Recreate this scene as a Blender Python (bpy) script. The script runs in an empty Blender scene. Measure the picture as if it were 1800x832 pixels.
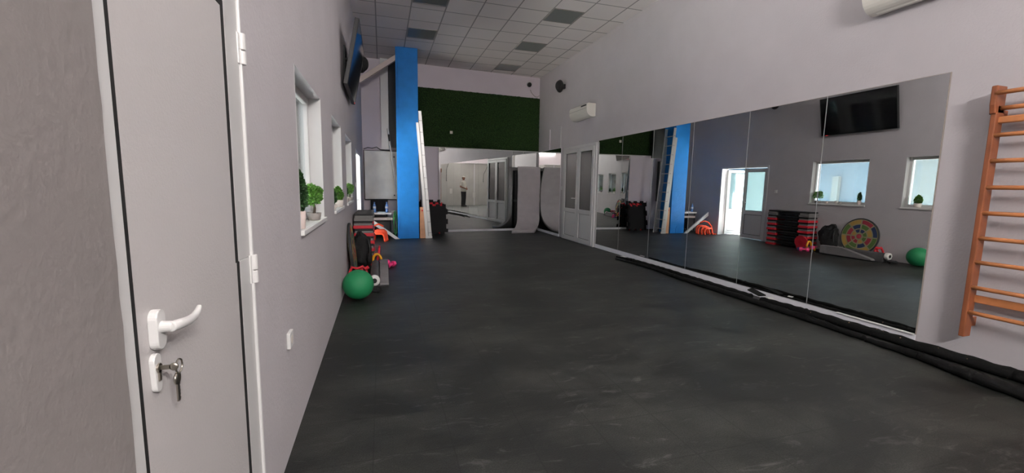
import bpy, bmesh, math, random
from mathutils import Vector, Matrix
random.seed(7)
C = bpy.context.scene.collection
sc = bpy.context.scene
PI = math.pi

# ------------------------------------------------------------------ room measures (metres)
L, R = -0.426, 4.215          # inner faces of the left and right walls
YN = -2.42                    # near wall, behind the camera
CEIL = 4.186
D, TT = 11.338, math.tan(math.radians(4.083))
def yb(x): return D + (x - R) * TT          # face of the back wall (slightly out of square)
BANG = math.atan(TT)

# ------------------------------------------------------------------ materials
def lin(c):
    return tuple(((v/255)/12.92 if v/255 <= .04045 else ((v/255+.055)/1.055)**2.4) for v in c)
MATS = {}
def mat(name, col, rough=.6, metal=0., spec=.5, var=0., vscale=6., bump=0., bscale=60., emit=None, estr=0., coat=0., sheen=0.):
    if name in MATS: return MATS[name]
    m = bpy.data.materials.new(name); m.use_nodes = True
    nt = m.node_tree; b = nt.nodes['Principled BSDF']
    b.inputs['Base Color'].default_value = (*col, 1); b.inputs['Roughness'].default_value = rough
    b.inputs['Metallic'].default_value = metal; b.inputs['Specular IOR Level'].default_value = spec
    if coat: b.inputs['Coat Weight'].default_value = coat
    if sheen: b.inputs['Sheen Weight'].default_value = sheen
    tc = nt.nodes.new('ShaderNodeTexCoord')
    if var:
        n = nt.nodes.new('ShaderNodeTexNoise'); n.inputs['Scale'].default_value = vscale; n.inputs['Detail'].default_value = 6
        nt.links.new(tc.outputs['Object'], n.inputs['Vector'])
        r = nt.nodes.new('ShaderNodeValToRGB')
        r.color_ramp.elements[0].position = .3; r.color_ramp.elements[1].position = .7
        r.color_ramp.elements[0].color = (*[v*(1-var) for v in col], 1); r.color_ramp.elements[1].color = (*[min(1, v*(1+var)) for v in col], 1)
        nt.links.new(n.outputs['Fac'], r.inputs['Fac']); nt.links.new(r.outputs['Color'], b.inputs['Base Color'])
    if bump:
        n2 = nt.nodes.new('ShaderNodeTexNoise'); n2.inputs['Scale'].default_value = bscale; n2.inputs['Detail'].default_value = 3
        nt.links.new(tc.outputs['Object'], n2.inputs['Vector'])
        bp = nt.nodes.new('ShaderNodeBump'); bp.inputs['Strength'].default_value = bump; bp.inputs['Distance'].default_value = .01
        nt.links.new(n2.outputs['Fac'], bp.inputs['Height']); nt.links.new(bp.outputs['Normal'], b.inputs['Normal'])
    if emit:
        b.inputs['Emission Color'].default_value = (*emit, 1); b.inputs['Emission Strength'].default_value = estr
    MATS[name] = m; return m

M_WALL  = mat('grey_plaster', (.515,.485,.503), .72, spec=.35, var=.03, vscale=2.5, bump=.25, bscale=55)
M_WALLB = mat('lilac_plaster', (.76,.685,.735), .75, spec=.3, var=.03, vscale=2, bump=.25, bscale=55)
M_WALLD = mat('shade_darkened_plaster', (.225,.203,.198), .8, spec=.3, var=.04, vscale=3, bump=.2, bscale=60)  # darker tone stands in for shade on the near left wall
M_NEAR  = mat('pale_concrete', (.56,.545,.52), .85, var=.06, vscale=2, bump=.3, bscale=40)
M_PVC   = mat('white_plastic', (.60,.59,.585), .42, var=.02, vscale=3)
M_DOOR  = mat('white_door_skin', (.53,.503,.50), .5, var=.02, vscale=2, bump=.12, bscale=160)
M_HANDLE= mat('white_enamel', (.66,.65,.64), .28)
M_BLACK = mat('black_rubber_seal', (.006,.006,.006), .8)
M_STRIP = mat('white_painted_base', (.78,.77,.81), .6, var=.03, vscale=8)
M_MIRROR= mat('mirror_glass', (.85,.87,.855), 0., metal=1.)
M_MEDGE = mat('mirror_edge', (.33,.29,.26), .4)
M_BLUE  = mat('blue_paint', (.010,.195,.59), .55, spec=.3, var=.08, vscale=5, bump=.4, bscale=30)
M_NAVY  = mat('dark_steel', (.03,.033,.036), .6)
M_ALU   = mat('aluminium', (.66,.65,.64), .38, metal=.55)
M_DARK  = mat('black_plastic', (.012,.012,.013), .45)
M_TV    = mat('tv_screen', (.004,.004,.005), .06, spec=.9)
M_FAB   = mat('black_fabric', (.012,.012,.013), .85, bump=.6, bscale=60)
M_FOAM  = mat('black_foam', (.011,.011,.012), .9, bump=.3, bscale=120)
M_REDF  = mat('red_foam', (.55,.02,.03), .8)
M_RED   = mat('red_plastic', (.62,.02,.035), .45)
M_STEPG = mat('grey_step_plastic', (.19,.185,.18), .6)
M_MAT   = mat('grey_vinyl_mat', (.43,.395,.412), .55, var=.05, vscale=6, bump=.5, bscale=9)
M_MATD  = mat('grey_mat_edge', (.50,.48,.47), .6)
M_EM = mat('grey_foam_mat', (.085,.082,.085), .75, var=.15, vscale=10, bump=.3, bscale=120)
M_EM2 = mat('pale_grey_foam_mat', (.20,.19,.195), .75, var=.1, vscale=10)
M_GREEN = mat('green_rubber', (.012,.235,.085), .55, bump=.25, bscale=300)
M_WOOD  = mat('beech_wood', (.52,.20,.075), .42, var=.18, vscale=9)
M_WOODD = mat('dark_beech_wood', (.28,.088,.036), .45, var=.2, vscale=9)
M_PLANK = mat('pale_wood_board', (.62,.32,.18), .6, var=.12, vscale=7)
M_AC    = mat('ivory_plastic', (.80,.77,.70), .35)
M_TILE_OFF = mat('unlit_panel', (.165,.18,.175), .35)
M_ORANGE= mat('orange_plastic', (.95,.085,.02), .45)
M_YEL   = mat('yellow_vinyl', (.80,.38,.012), .45)
M_PINK  = mat('pink_vinyl', (.85,.05,.22), .4)
M_PURP  = mat('purple_vinyl', (.10,.08,.28), .5)
M_BOT   = mat('blue_bottle_plastic', (.11,.22,.48), .15, spec=.6)
M_LABEL = mat('pale_bottle_label', (.65,.72,.82), .5)
M_CABI  = mat('grey_sheet_steel', (.72,.70,.645), .5, metal=.1, var=.12, vscale=3)
M_WHITE = mat('white_laminate', (.78,.77,.75), .4)
M_POT   = mat('white_ceramic', (.72,.66,.60), .4)
M_POTP  = mat('pink_white_ceramic', (.66,.55,.51), .5)
M_POTG  = mat('grey_stone_pot', (.30,.27,.25), .7, bump=.3, bscale=80)
M_LEAFD = mat('dark_conifer_leaf', (.020,.070,.014), .6, var=.5, vscale=40)
M_LEAF  = mat('fresh_green_leaf', (.075,.205,.022), .55, var=.45, vscale=40)
M_LEAFL = mat('light_green_leaf', (.12,.28,.05), .55, var=.4, vscale=40)
M_BARK  = mat('bark', (.07,.05,.035), .85)
M_HOSE  = mat('green_hose', (.03,.22,.06), .5)
M_SKIN  = mat('skin', (.36,.17,.11), .55)
M_SHIRT = mat('white_cotton', (.78,.75,.68), .85)
M_TROU  = mat('charcoal_cotton', (.045,.047,.05), .85)
M_SHOE  = mat('dark_shoe', (.02,.02,.02), .6)
M_METAL = mat('steel', (.50,.46,.40), .3, metal=1.)
M_PAPER = mat('paper', (.75,.74,.71), .7)
M_TUBE  = mat('lit_tube', (.9,.9,.9), .4, emit=(1.,.97,.945), estr=1120.)
M_LED   = mat('red_led', (.6,.02,.02), .4, emit=(1.,.05,.05), estr=2.)
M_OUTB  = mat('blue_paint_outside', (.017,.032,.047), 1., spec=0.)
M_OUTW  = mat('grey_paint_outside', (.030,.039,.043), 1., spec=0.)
M_OUTF  = mat('pale_outside_floor', (.75,.73,.70), .8)

def floor_mat():
    m = bpy.data.materials.new('black_rubber_tiles'); m.use_nodes = True; nt = m.node_tree; b = nt.nodes['Principled BSDF']
    N, K = nt.nodes.new, nt.links.new
    tc = N('ShaderNodeTexCoord')
    big = N('ShaderNodeTexNoise'); big.inputs['Scale'].default_value = 1.1; big.inputs['Detail'].default_value = 9; big.inputs['Roughness'].default_value = .68; big.inputs['Distortion'].default_value = .4
    mp = N('ShaderNodeMapping'); mp.inputs['Scale'].default_value = (.9, 1.6, 1)
    K(tc.outputs['Object'], mp.inputs['Vector']); K(mp.outputs['Vector'], big.inputs['Vector'])
    r1 = N('ShaderNodeValToRGB'); e = r1.color_ramp.elements
    e[0].position = .44; e[0].color = (.0070,.0080,.0070,1); e[1].position = .70; e[1].color = (.042,.044,.039,1)
    K(big.outputs['Fac'], r1.inputs['Fac'])
    # pale crumbs in the rubber
    fine = N('ShaderNodeTexNoise'); fine.inputs['Scale'].default_value = 150; fine.inputs['Detail'].default_value = 2
    K(tc.outputs['Object'], fine.inputs['Vector'])
    r2 = N('ShaderNodeValToRGB'); e = r2.color_ramp.elements
    e[0].position = .35; e[0].color = (.55,.55,.55,1); e[1].position = .72; e[1].color = (1.6,1.6,1.55,1)
    K(fine.outputs['Fac'], r2.inputs['Fac'])
    mx = N('ShaderNodeMix'); mx.data_type = 'RGBA'; mx.blend_type = 'MULTIPLY'; mx.inputs['Factor'].default_value = 1
    K(r1.outputs['Color'], mx.inputs[6]); K(r2.outputs['Color'], mx.inputs[7])
    # joints between the tiles
    br = N('ShaderNodeTexBrick'); br.offset = 0; br.inputs['Scale'].default_value = 1
    br.inputs['Brick Width'].default_value = .3667; br.inputs['Row Height'].default_value = .3667; br.inputs['Mortar Size'].default_value = .004
    br.inputs['Color1'].default_value = (1,1,1,1); br.inputs['Color2'].default_value = (.9,.9,.9,1); br.inputs['Mortar'].default_value = (.5,.5,.5,1)
    mp2 = N('ShaderNodeMapping'); mp2.inputs['Location'].default_value = (.06, -.06, 0); K(tc.outputs['Object'], mp2.inputs['Vector']); K(mp2.outputs['Vector'], br.inputs['Vector'])
    mx2 = N('ShaderNodeMix'); mx2.data_type = 'RGBA'; mx2.blend_type = 'MULTIPLY'; mx2.inputs['Factor'].default_value = 1
    # chalky scuff marks
    sm = N('ShaderNodeMapping'); sm.inputs['Scale'].default_value = (2.2, 6.5, 1); sm.inputs['Rotation'].default_value = (0, 0, .25); K(tc.outputs['Object'], sm.inputs['Vector'])
    sn = N('ShaderNodeTexNoise'); sn.inputs['Scale'].default_value = 1.5; sn.inputs['Detail'].default_value = 11; sn.inputs['Roughness'].default_value = .72; sn.inputs['Distortion'].default_value = 1.2; K(sm.outputs['Vector'], sn.inputs['Vector'])
    sr = N('ShaderNodeValToRGB'); e = sr.color_ramp.elements; e[0].position = .57; e[0].color = (0,0,0,1); e[1].position = .76; e[1].color = (.10,.099,.093,1); K(sn.outputs['Fac'], sr.inputs['Fac'])
    ad = N('ShaderNodeMix'); ad.data_type = 'RGBA'; ad.blend_type = 'ADD'; ad.inputs['Factor'].default_value = 1; K(mx.outputs[2], ad.inputs[6]); K(sr.outputs['Color'], ad.inputs[7])
    K(ad.outputs[2], mx2.inputs[6]); K(br.outputs['Color'], mx2.inputs[7]); K(mx2.outputs[2], b.inputs['Base Color'])
    bp = N('ShaderNodeBump'); bp.inputs['Strength'].default_value = .35; bp.inputs['Distance'].default_value = .004
    K(fine.outputs['Fac'], bp.inputs['Height']); K(bp.outputs['Normal'], b.inputs['Normal'])
    b.inputs['Roughness'].default_value = .52; b.inputs['Specular IOR Level'].default_value = .45
    return m
def ceiling_mat():
    m = bpy.data.materials.new('mineral_ceiling_tiles'); m.use_nodes = True; nt = m.node_tree; b = nt.nodes['Principled BSDF']
    N, K = nt.nodes.new, nt.links.new
    tc = N('ShaderNodeTexCoord'); mp = N('ShaderNodeMapping'); mp.inputs['Location'].default_value = (-.525, -.21, 0)
    K(tc.outputs['Object'], mp.inputs['Vector'])
    br = N('ShaderNodeTexBrick'); br.offset = 0; br.inputs['Scale'].default_value = 1
    br.inputs['Brick Width'].default_value = .568; br.inputs['Row Height'].default_value = .575; br.inputs['Mortar Size'].default_value = .012
    br.inputs['Mortar Smooth'].default_value = .2
    br.inputs['Color1'].default_value = (.87,.81,.785,1); br.inputs['Color2'].default_value = (.91,.855,.83,1); br.inputs['Mortar'].default_value = (.40,.37,.355,1)
    K(mp.outputs['Vector'], br.inputs['Vector'])
    K(br.outputs['Color'], b.inputs['Base Color'])
    n = N('ShaderNodeTexNoise'); n.inputs['Scale'].default_value = 70; K(tc.outputs['Object'], n.inputs['Vector'])
    bp = N('ShaderNodeBump'); bp.inputs['Strength'].default_value = .3; bp.inputs['Distance'].default_value = .006
    K(n.outputs['Fac'], bp.inputs['Height']); K(bp.outputs['Normal'], b.inputs['Normal'])
    b.inputs['Roughness'].default_value = .85; return m
def grass_mat():
    m = bpy.data.materials.new('artificial_grass'); m.use_nodes = True; nt = m.node_tree; b = nt.nodes['Principled BSDF']
    N, K = nt.nodes.new, nt.links.new
    tc = N('ShaderNodeTexCoord'); n = N('ShaderNodeTexNoise'); n.inputs['Scale'].default_value = 45; n.inputs['Detail'].default_value = 8
    K(tc.outputs['Object'], n.inputs['Vector'])
    r = N('ShaderNodeValToRGB'); e = r.color_ramp.elements
    e[0].position = .32; e[0].color = (.006,.012,.005,1); e[1].position = .75; e[1].color = (.030,.068,.018,1)
    K(n.outputs['Fac'], r.inputs['Fac']); K(r.outputs['Color'], b.inputs['Base Color'])
    bp = N('ShaderNodeBump'); bp.inputs['Strength'].default_value = 1; bp.inputs['Distance'].default_value = .02
    K(n.outputs['Fac'], bp.inputs['Height']); K(bp.outputs['Normal'], b.inputs['Normal'])
    b.inputs['Roughness'].default_value = .9; b.inputs['Specular IOR Level'].default_value = .15; return m
def glass_mat(name, tint, frost, rough=.0):
    m = bpy.data.materials.new(name); m.use_nodes = True; nt = m.node_tree; N, K = nt.nodes.new, nt.links.new
    nt.nodes.remove(nt.nodes['Principled BSDF']); out = nt.nodes['Material Output']
    tr = N('ShaderNodeBsdfTransparent'); tr.inputs['Color'].default_value = (*tint, 1)
    tl = N('ShaderNodeBsdfTranslucent'); tl.inputs['Color'].default_value = (*tint, 1)
    gl = N('ShaderNodeBsdfGlossy'); gl.inputs['Roughness'].default_value = rough; gl.inputs['Color'].default_value = (.9,.9,.9,1)
    fr = N('ShaderNodeFresnel'); fr.inputs['IOR'].default_value = 1.45
    m1 = N('ShaderNodeMixShader'); m1.inputs['Fac'].default_value = frost; K(tr.outputs[0], m1.inputs[1]); K(tl.outputs[0], m1.inputs[2])
    m2 = N('ShaderNodeMixShader'); K(fr.outputs[0], m2.inputs['Fac']); K(m1.outputs[0], m2.inputs[1]); K(gl.outputs[0], m2.inputs[2])
    K(m2.outputs[0], out.inputs['Surface']); return m
M_FLOOR, M_CEIL, M_GRASS = floor_mat(), ceiling_mat(), grass_mat()
M_PANE  = glass_mat('window_glass', (.93,.97,.98), .05)
M_FROST = glass_mat('frosted_glass', (.42,.52,.54), .9, .2)
M_DGLASS= mat('grey_frosted_glass', (.065,.065,.068), .16, spec=.9)

# ------------------------------------------------------------------ mesh helpers
def wm(o):
    m = Matrix.Translation(o.location) @ o.rotation_euler.to_matrix().to_4x4()
    return (wm(o.parent) @ m) if o.parent else m
class MB:
    """collects shapes (world coordinates) that become ONE mesh object"""
    def __init__(s): s.bm = bmesh.new(); s.mi = 0
    def _new(s, vs): 
        for v in vs:
            for f in v.link_faces: f.material_index = s.mi
    def box(s, lo, hi, rot=None, piv=None):
        c = [(a+b)/2 for a, b in zip(lo, hi)]; d = [max(abs(b-a), 1e-5) for a, b in zip(lo, hi)]
        r = bmesh.ops.create_cube(s.bm, size=1, matrix=Matrix.Translation(c) @ Matrix.Diagonal((*d, 1)))
        if rot: bmesh.ops.rotate(s.bm, verts=r['verts'], cent=Vector(piv if piv else c), matrix=rot)
        s._new(r['verts']); return s
    def cyl(s, a, b, r0, r1=None, seg=16, caps=True):
        a, b = Vector(a), Vector(b); d = b-a
        q = Vector((0,0,1)).rotation_difference(d).to_matrix().to_4x4()
        r = bmesh.ops.create_cone(s.bm, cap_ends=caps, segments=seg, radius1=r0, radius2=r0 if r1 is None else r1, depth=d.length, matrix=Matrix.Translation((a+b)/2) @ q)
        s._new(r['verts']); return s
    def ball(s, c, r, seg=24, rings=14, scale=(1,1,1), rot=None):
        m = Matrix.Translation(c) @ (rot.to_4x4() if rot else Matrix()) @ Matrix.Diagonal((*scale, 1))
        q = bmesh.ops.create_uvsphere(s.bm, u_segments=seg, v_segments=rings, radius=r, matrix=m); s._new(q['verts']); return s
    def tube(s, pts, rad, seg=10, closed=False):
        pts = [Vector(p) for p in pts]; n = len(pts); rads = rad if isinstance(rad, (list, tuple)) else [rad]*n
        rings = []; prev = None
        for i, p in enumerate(pts):
            if closed: t = pts[(i+1) % n]-pts[i-1]
            else: t = pts[min(i+1, n-1)]-pts[max(i-1, 0)]
            t.normalize()
            if prev is None:
                u = t.orthogonal().normalized()
            else:
                u = (prev - t*prev.dot(t)).normalized()
            prev = u; w = t.cross(u)
            rings.append([s.bm.verts.new(p + (u*math.cos(k*2*PI/seg)+w*math.sin(k*2*PI/seg))*rads[i]) for k in range(seg)])
        m = n if closed else n-1
        for i in range(m):
            a, b = rings[i], rings[(i+1) % n]
            for k in range(seg):
                f = s.bm.faces.new((a[k], a[(k+1)%seg], b[(k+1)%seg], b[k])); f.material_index = s.mi; f.smooth = True
        if not closed:
            for ring in (rings[0][::-1], rings[-1]):
                f = s.bm.faces.new(ring); f.material_index = s.mi
        return s
    def lathe(s, c, prof, seg=24, axis='z'):
        c = Vector(c); rings = []
        for r, h in prof:
            ring = []
            for k in range(seg):
                a = k*2*PI/seg; x, y = r*math.cos(a), r*math.sin(a)
                p = {'z': (x, y, h), 'x': (h, x, y), 'y': (x, h, y)}[axis]
                ring.append(s.bm.verts.new(c+Vector(p)))
            rings.append(ring)
        for a, b in zip(rings, rings[1:]):
            for k in range(seg):
                f = s.bm.faces.new((a[k], a[(k+1)%seg], b[(k+1)%seg], b[k])); f.material_index = s.mi; f.smooth = True
        for ring in (rings[0], rings[-1]):
            f = s.bm.faces.new(ring); f.material_index = s.mi
        return s
    def prism(s, poly, off):
        """extrude a polygon (3-D points) by the vector off"""
        off = Vector(off); a = [s.bm.verts.new(p) for p in poly]; b = [s.bm.verts.new(Vector(p)+off) for p in poly]
        n = len(poly); fs = [s.bm.faces.new(a[::-1]), s.bm.faces.new(b)]
        for i in range(n): fs.append(s.bm.faces.new((a[i], a[(i+1)%n], b[(i+1)%n], b[i])))
        for f in fs: f.material_index = s.mi
        return s
    def strip(s, rows):
        """a skin over a grid of points"""
        g = [[s.bm.verts.new(p) for p in r] for r in rows]
        for a, b in zip(g, g[1:]):
            for k in range(len(a)-1):
                f = s.bm.faces.new((a[k], a[k+1], b[k+1], b[k])); f.smooth = True; f.material_index = s.mi
        return s
    def build(s, name, m, parent=None, bevel=0., seg=2, smooth=None, sub=0):
        bmesh.ops.recalc_face_normals(s.bm, faces=s.bm.faces[:])
        me = bpy.data.meshes.new(name); s.bm.to_mesh(me); s.bm.free()
        for x in (m if isinstance(m, (list, tuple)) else [m]): me.materials.append(x)
        o = bpy.data.objects.new(name, me); C.objects.link(o)
        if parent is not None:
            me.transform(wm(parent).inverted()); o.parent = parent
        if bevel:
            b = o.modifiers.new('bevel', 'BEVEL'); b.width = bevel; b.segments = seg; b.limit_method = 'ANGLE'; b.angle_limit = .6
        if sub:
            b = o.modifiers.new('subd', 'SUBSURF'); b.levels = sub; b.render_levels = sub
        if smooth:
            for p in me.polygons: p.use_smooth = True
        return o
def tag(o, label, cat, group=None):
    o['label'] = label; o['category'] = cat
    if group: o['group'] = group
    return o
def thing(name, loc, label, cat, rz=0, group=None):
    o = bpy.data.objects.new(name, None); C.objects.link(o); o.location = loc; o.rotation_euler = (0, 0, rz); o.empty_display_size = .1
    return tag(o, label, cat, group)
def struct(o): o['kind'] = 'structure'; return o
def copy_tree(o, parent=None):
    c = o.copy(); C.objects.link(c)
    if parent is not None: c.parent = parent
    for ch in [x for x in bpy.data.objects if x.parent == o]: copy_tree(ch, c)
    return c
def rotx(a): return Matrix.Rotation(a, 3, 'X')
def roty(a): return Matrix.Rotation(a, 3, 'Y')
def rotz(a): return Matrix.Rotation(a, 3, 'Z')

# ------------------------------------------------------------------ room shell
struct(MB().box((L-.6, YN-.3, -.15), (R+.3, 11.8, 0)).build('floor', M_FLOOR))
struct(MB().box((L-.3, YN-.3, CEIL), (R+.3, 11.8, CEIL+.15)).build('ceiling', M_CEIL))
struct(MB().box((R, YN-.3, 0), (R+.25, 11.6, CEIL)).build('wall_right', M_WALL))
b = MB(); ys = [(L-.25), R]
b.prism([(L-.25, yb(L-.25), 0), (R, yb(R), 0), (R, yb(R), CEIL), (L-.25, yb(L-.25), CEIL)], (0, .25, 0))
struct(b.build('wall_back', M_WALLB))
b = MB().box((L-.3, YN-.25, 0), (R+.25, YN, CEIL)); struct(b.build('wall_front', M_WALLB))
b = MB(); b.box((L+.001, YN+.0005, 0), (.61, YN+.02, 2.5)); b.box((.68, YN+.0005, 0), (R-.001, YN+.02, 2.5)); struct(b.build('wall_front_lower', M_NEAR))
b = MB(); b.box((L+.001, YN+.001, 2.5), (1.25, YN+.06, 2.55)); struct(b.build('trim_2', M_PVC, bevel=.004))
b = MB(); b.box((.61, YN+.0008, 0), (.68, YN+.024, 2.5)); struct(b.build('trim_3', M_STRIP))
# left wall with its openings
WT = .25
W = [(2.533, 3.548), (4.262, 5.215), (5.796, 6.922)]; ZB, ZT = .985, 1.862
DR = (7.985, 9.50); DRZ = 1.835
DN = (.835, 1.60); DNZ = 1.815
b = MB(); X0, X1 = L-WT, L
y = YN-.3
b.box((X0, y, 0), (X1, DN[0], CEIL)); b.box((X0, DN[0], DNZ), (X1, DN[1], CEIL))
prev = DN[1]
for a, c in W:
    b.box((X0, prev, 0), (X1, a, CEIL)); b.box((X0, a, 0), (X1, c, ZB-.03)); b.box((X0, a, ZT), (X1, c, CEIL)); prev = c
b.box((X0, prev, 0), (X1, DR[0], CEIL)); b.box((X0, DR[0], DRZ), (X1, DR[1], CEIL)); b.box((X0, DR[1], 0), (X1, 11.4, CEIL))
struct(b.build('wall_left', M_WALL))
# wall piece with shade put into its darker colour, on the near side of the white door, its edge left rough
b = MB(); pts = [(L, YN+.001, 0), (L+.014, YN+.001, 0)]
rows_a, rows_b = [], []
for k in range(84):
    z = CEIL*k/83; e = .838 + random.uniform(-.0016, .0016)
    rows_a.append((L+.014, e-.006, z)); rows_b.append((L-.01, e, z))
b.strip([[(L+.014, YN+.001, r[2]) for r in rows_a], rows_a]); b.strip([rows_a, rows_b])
struct(b.build('wall_left_near_shaded', M_WALLD))
# base strips
struct(MB().box((R-.006, 2.262, 0), (R, 7.84, .074)).build('baseboard_right', M_STRIP))
b = MB(); b.prism([(1.40, yb(1.40)-.045, 0), (R-.001, yb(R)-.045, 0), (R-.001, yb(R)-.045, .058), (1.40, yb(1.40)-.045, .058)], (0, .04, 0))
struct(b.build('baseboard_back', M_STRIP, bevel=.004))
b = MB(); b.prism([(1.0, yb(1.0)-.03, 2.172), (R-.001, yb(R)-.03, 2.172), (R-.001, yb(R)-.03, 2.196), (1.0, yb(1.0)-.03, 2.196)], (0, .03, 0))
struct(b.build('trim_1', M_PVC))

# ------------------------------------------------------------------ windows of the left wall
def window(i, a, c):
    root = bpy.data.objects.new('window_%d' % i, None); C.objects.link(root); root.location = (L-.15, (a+c)/2, ZB); root['kind'] = 'structure'
    xf, t = L-.085, .05                                  # frame face, bar width
    f = MB()
    f.box((xf-.06, a, ZB), (xf, a+t, ZT)); f.box((xf-.06, c-t, ZB), (xf, c, ZT)); f.box((xf-.06, a+t, ZB), (xf, c-t, ZB+t)); f.box((xf-.06, a+t, ZT-t), (xf, c-t, ZT))
    f.build('window_frame', M_PVC, root, bevel=.006)
    g = MB(); x = xf-.03
    g.box((x-.005, a+t, ZB+t), (x+.001, c-t, ZT-t)); g.build('pane', M_PANE, root)
    s = MB(); s.box((L-WT, a, ZB-.03), (L-.0, c, ZB)); s.box((L-.001, a-.0, ZB-.03), (L+.02, c, ZB)); s.build('window_sill', M_WHITE, root, bevel=.004)
    r = MB(); w = .012                                   # white reveal linings
    r.box((xf, c-w, ZB), (L+.001, c, ZT)); r.box((xf, a, ZB), (L+.001, a+w, ZT)); r.build('window_reveal', M_PVC, root)
for i, (a, c) in enumerate(W): window(i+1, a, c)

# ------------------------------------------------------------------ the rooms beyond the left wall (daylit)
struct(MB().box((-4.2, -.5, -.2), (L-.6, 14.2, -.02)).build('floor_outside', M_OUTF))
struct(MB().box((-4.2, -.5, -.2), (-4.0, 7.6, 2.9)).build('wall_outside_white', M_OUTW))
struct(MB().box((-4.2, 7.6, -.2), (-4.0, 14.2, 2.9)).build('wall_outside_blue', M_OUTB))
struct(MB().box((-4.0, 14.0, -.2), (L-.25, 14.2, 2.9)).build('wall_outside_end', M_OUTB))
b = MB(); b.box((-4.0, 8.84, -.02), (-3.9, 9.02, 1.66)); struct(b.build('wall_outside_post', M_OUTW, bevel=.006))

# ------------------------------------------------------------------ door_1: white door close on the left
root = bpy.data.objects.new('door_1', None); C.objects.link(root); root.location = (L, 1.2, 0); root['kind'] = 'structure'
f = MB(); y0, y1, z1 = DN[0]+.003, DN[1]-.002, DNZ-.002
f.box((L-.06, y0, 0), (L+.004, .885, z1)); f.box((L-.06, 1.472, 0), (L+.004, y1, 1.004)); f.box((L-.06, 1.462, 1.004), (L+.004, y1, z1)); f.box((L-.06, .885, 1.756), (L+.004, 1.462, z1))
f.build('door_frame', M_PVC, root, bevel=.003)
f = MB(); f.box((L+.0, 1.583, 0), (L+.012, 1.598, z1+.012)); f.box((L+.0, y0-.004, z1-.004), (L+.012, 1.598, z1+.012)); f.build('frame_bead', M_HANDLE, root, bevel=.004)
f = MB(); f.box((L-.05, .884, 0), (L+.0036, .8945, 1.757)); f.box((L-.05, 1.4485, 0), (L+.0036, 1.4725, 1.004)); f.box((L-.05, 1.4385, 1.004), (L+.0036, 1.4625, 1.757)); f.box((L-.05, .8945, 1.736), (L+.0036, 1.4385, 1.757)); f.build('seal', M_BLACK, root)
f = MB(); f.box((L-.042, .8945, .012), (L+.003, 1.4485, 1.004)); f.box((L-.042, .8945, 1.004), (L+.003, 1.4385, 1.737)); leaf = f.build('door_leaf', M_DOOR, root)
for z in (1.66, .955):
    h = MB(); h.cyl((L+.012, 1.592, z-.045), (L+.012, 1.592, z-.004), .011, seg=14); h.cyl((L+.012, 1.592, z), (L+.012, 1.592, z+.05), .011, seg=14); h.box((L+.001, 1.57, z-.045), (L+.008, 1.6, z+.05))
    h.build('hinge', M_HANDLE, root, smooth=False, bevel=.002)
def stadium(y, z, w, h, x, n=10, taper=1.):
    pts = []
    for k in range(n+1): a = PI*k/n; pts.append((x, y+math.cos(a)*w/2, z+(h-w)/2+math.sin(a)*w/2))
    for k in range(n+1): a = PI+PI*k/n; pts.append((x, y+math.cos(a)*w/2*taper, z-(h-w)/2+math.sin(a)*w/2*taper))
    return pts
hd = MB(); hd.prism(stadium(.945, .965, .034, .078, L+.003), (.016, 0, 0)); hd.cyl((L+.015, .944, .97), (L+.038, .944, .97), .0115, .010, 16)
P = [(L+.036, .938, .970), (L+.04, .955, .969), (L+.040, .985, .964), (L+.038, 1.015, .960), (L+.037, 1.04, .960), (L+.037, 1.058, .966), (L+.038, 1.068, .976)]
hd.tube(P, [.010, .0105, .010, .009, .008, .0065, .0045], 14)
hd.build('handle', M_HANDLE, root, bevel=.002)
es = MB(); es.prism(stadium(.934, .882, .028, .078, L+.003, taper=.8), (.010, 0, 0)); e = es.build('keyhole_plate', M_HANDLE, root, bevel=.002)
cy = MB(); cy.cyl((L+.012, .933, .893), (L+.016, .933, .893), .009, seg=18); cy.box((L+.012, .929, .868), (L+.016, .937, .892)); cy.build('lock_cylinder', M_METAL, root)
k = thing('door_keys', (L+.03, .945, .84), 'key in the near white door lock with second key hanging on its ring', 'keys')
kb = MB(); kb.box((L+.014, .9315, .889), (L+.032, .9345, .897)); kb.lathe((L+.038, .933, .893), [(.002,-.0015),(.0075,-.0015),(.0075,.0015),(.002,.0015)], 18, 'y'); kb.build('lock_key', M_METAL, k)
rg = MB(); rg.tube([(L+.036+.0*a, .958+.0135*math.cos(a*PI/12), .884+.0135*math.sin(a*PI/12)) for a in range(24)], .0017, 8, True)
rg.tube([(L+.038, .935, .892), (L+.037, .942, .891), (L+.036, .948, .889)], .0012, 6); rg.build('key_ring', M_METAL, k)
hk = MB(); hk.lathe((L+.034, .952, .861), [(.003,-.0015),(.0125,-.0015),(.0125,.0015),(.003,.0015)], 18, 'x'); hk.box((L+.0325, .9475, .815), (L+.0355, .956, .851))
for q in range(5): hk.box((L+.0325, .956, .818+q*.007), (L+.0355, .9585, .8215+q*.007))
hk.build('hanging_key', M_METAL, k)

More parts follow.
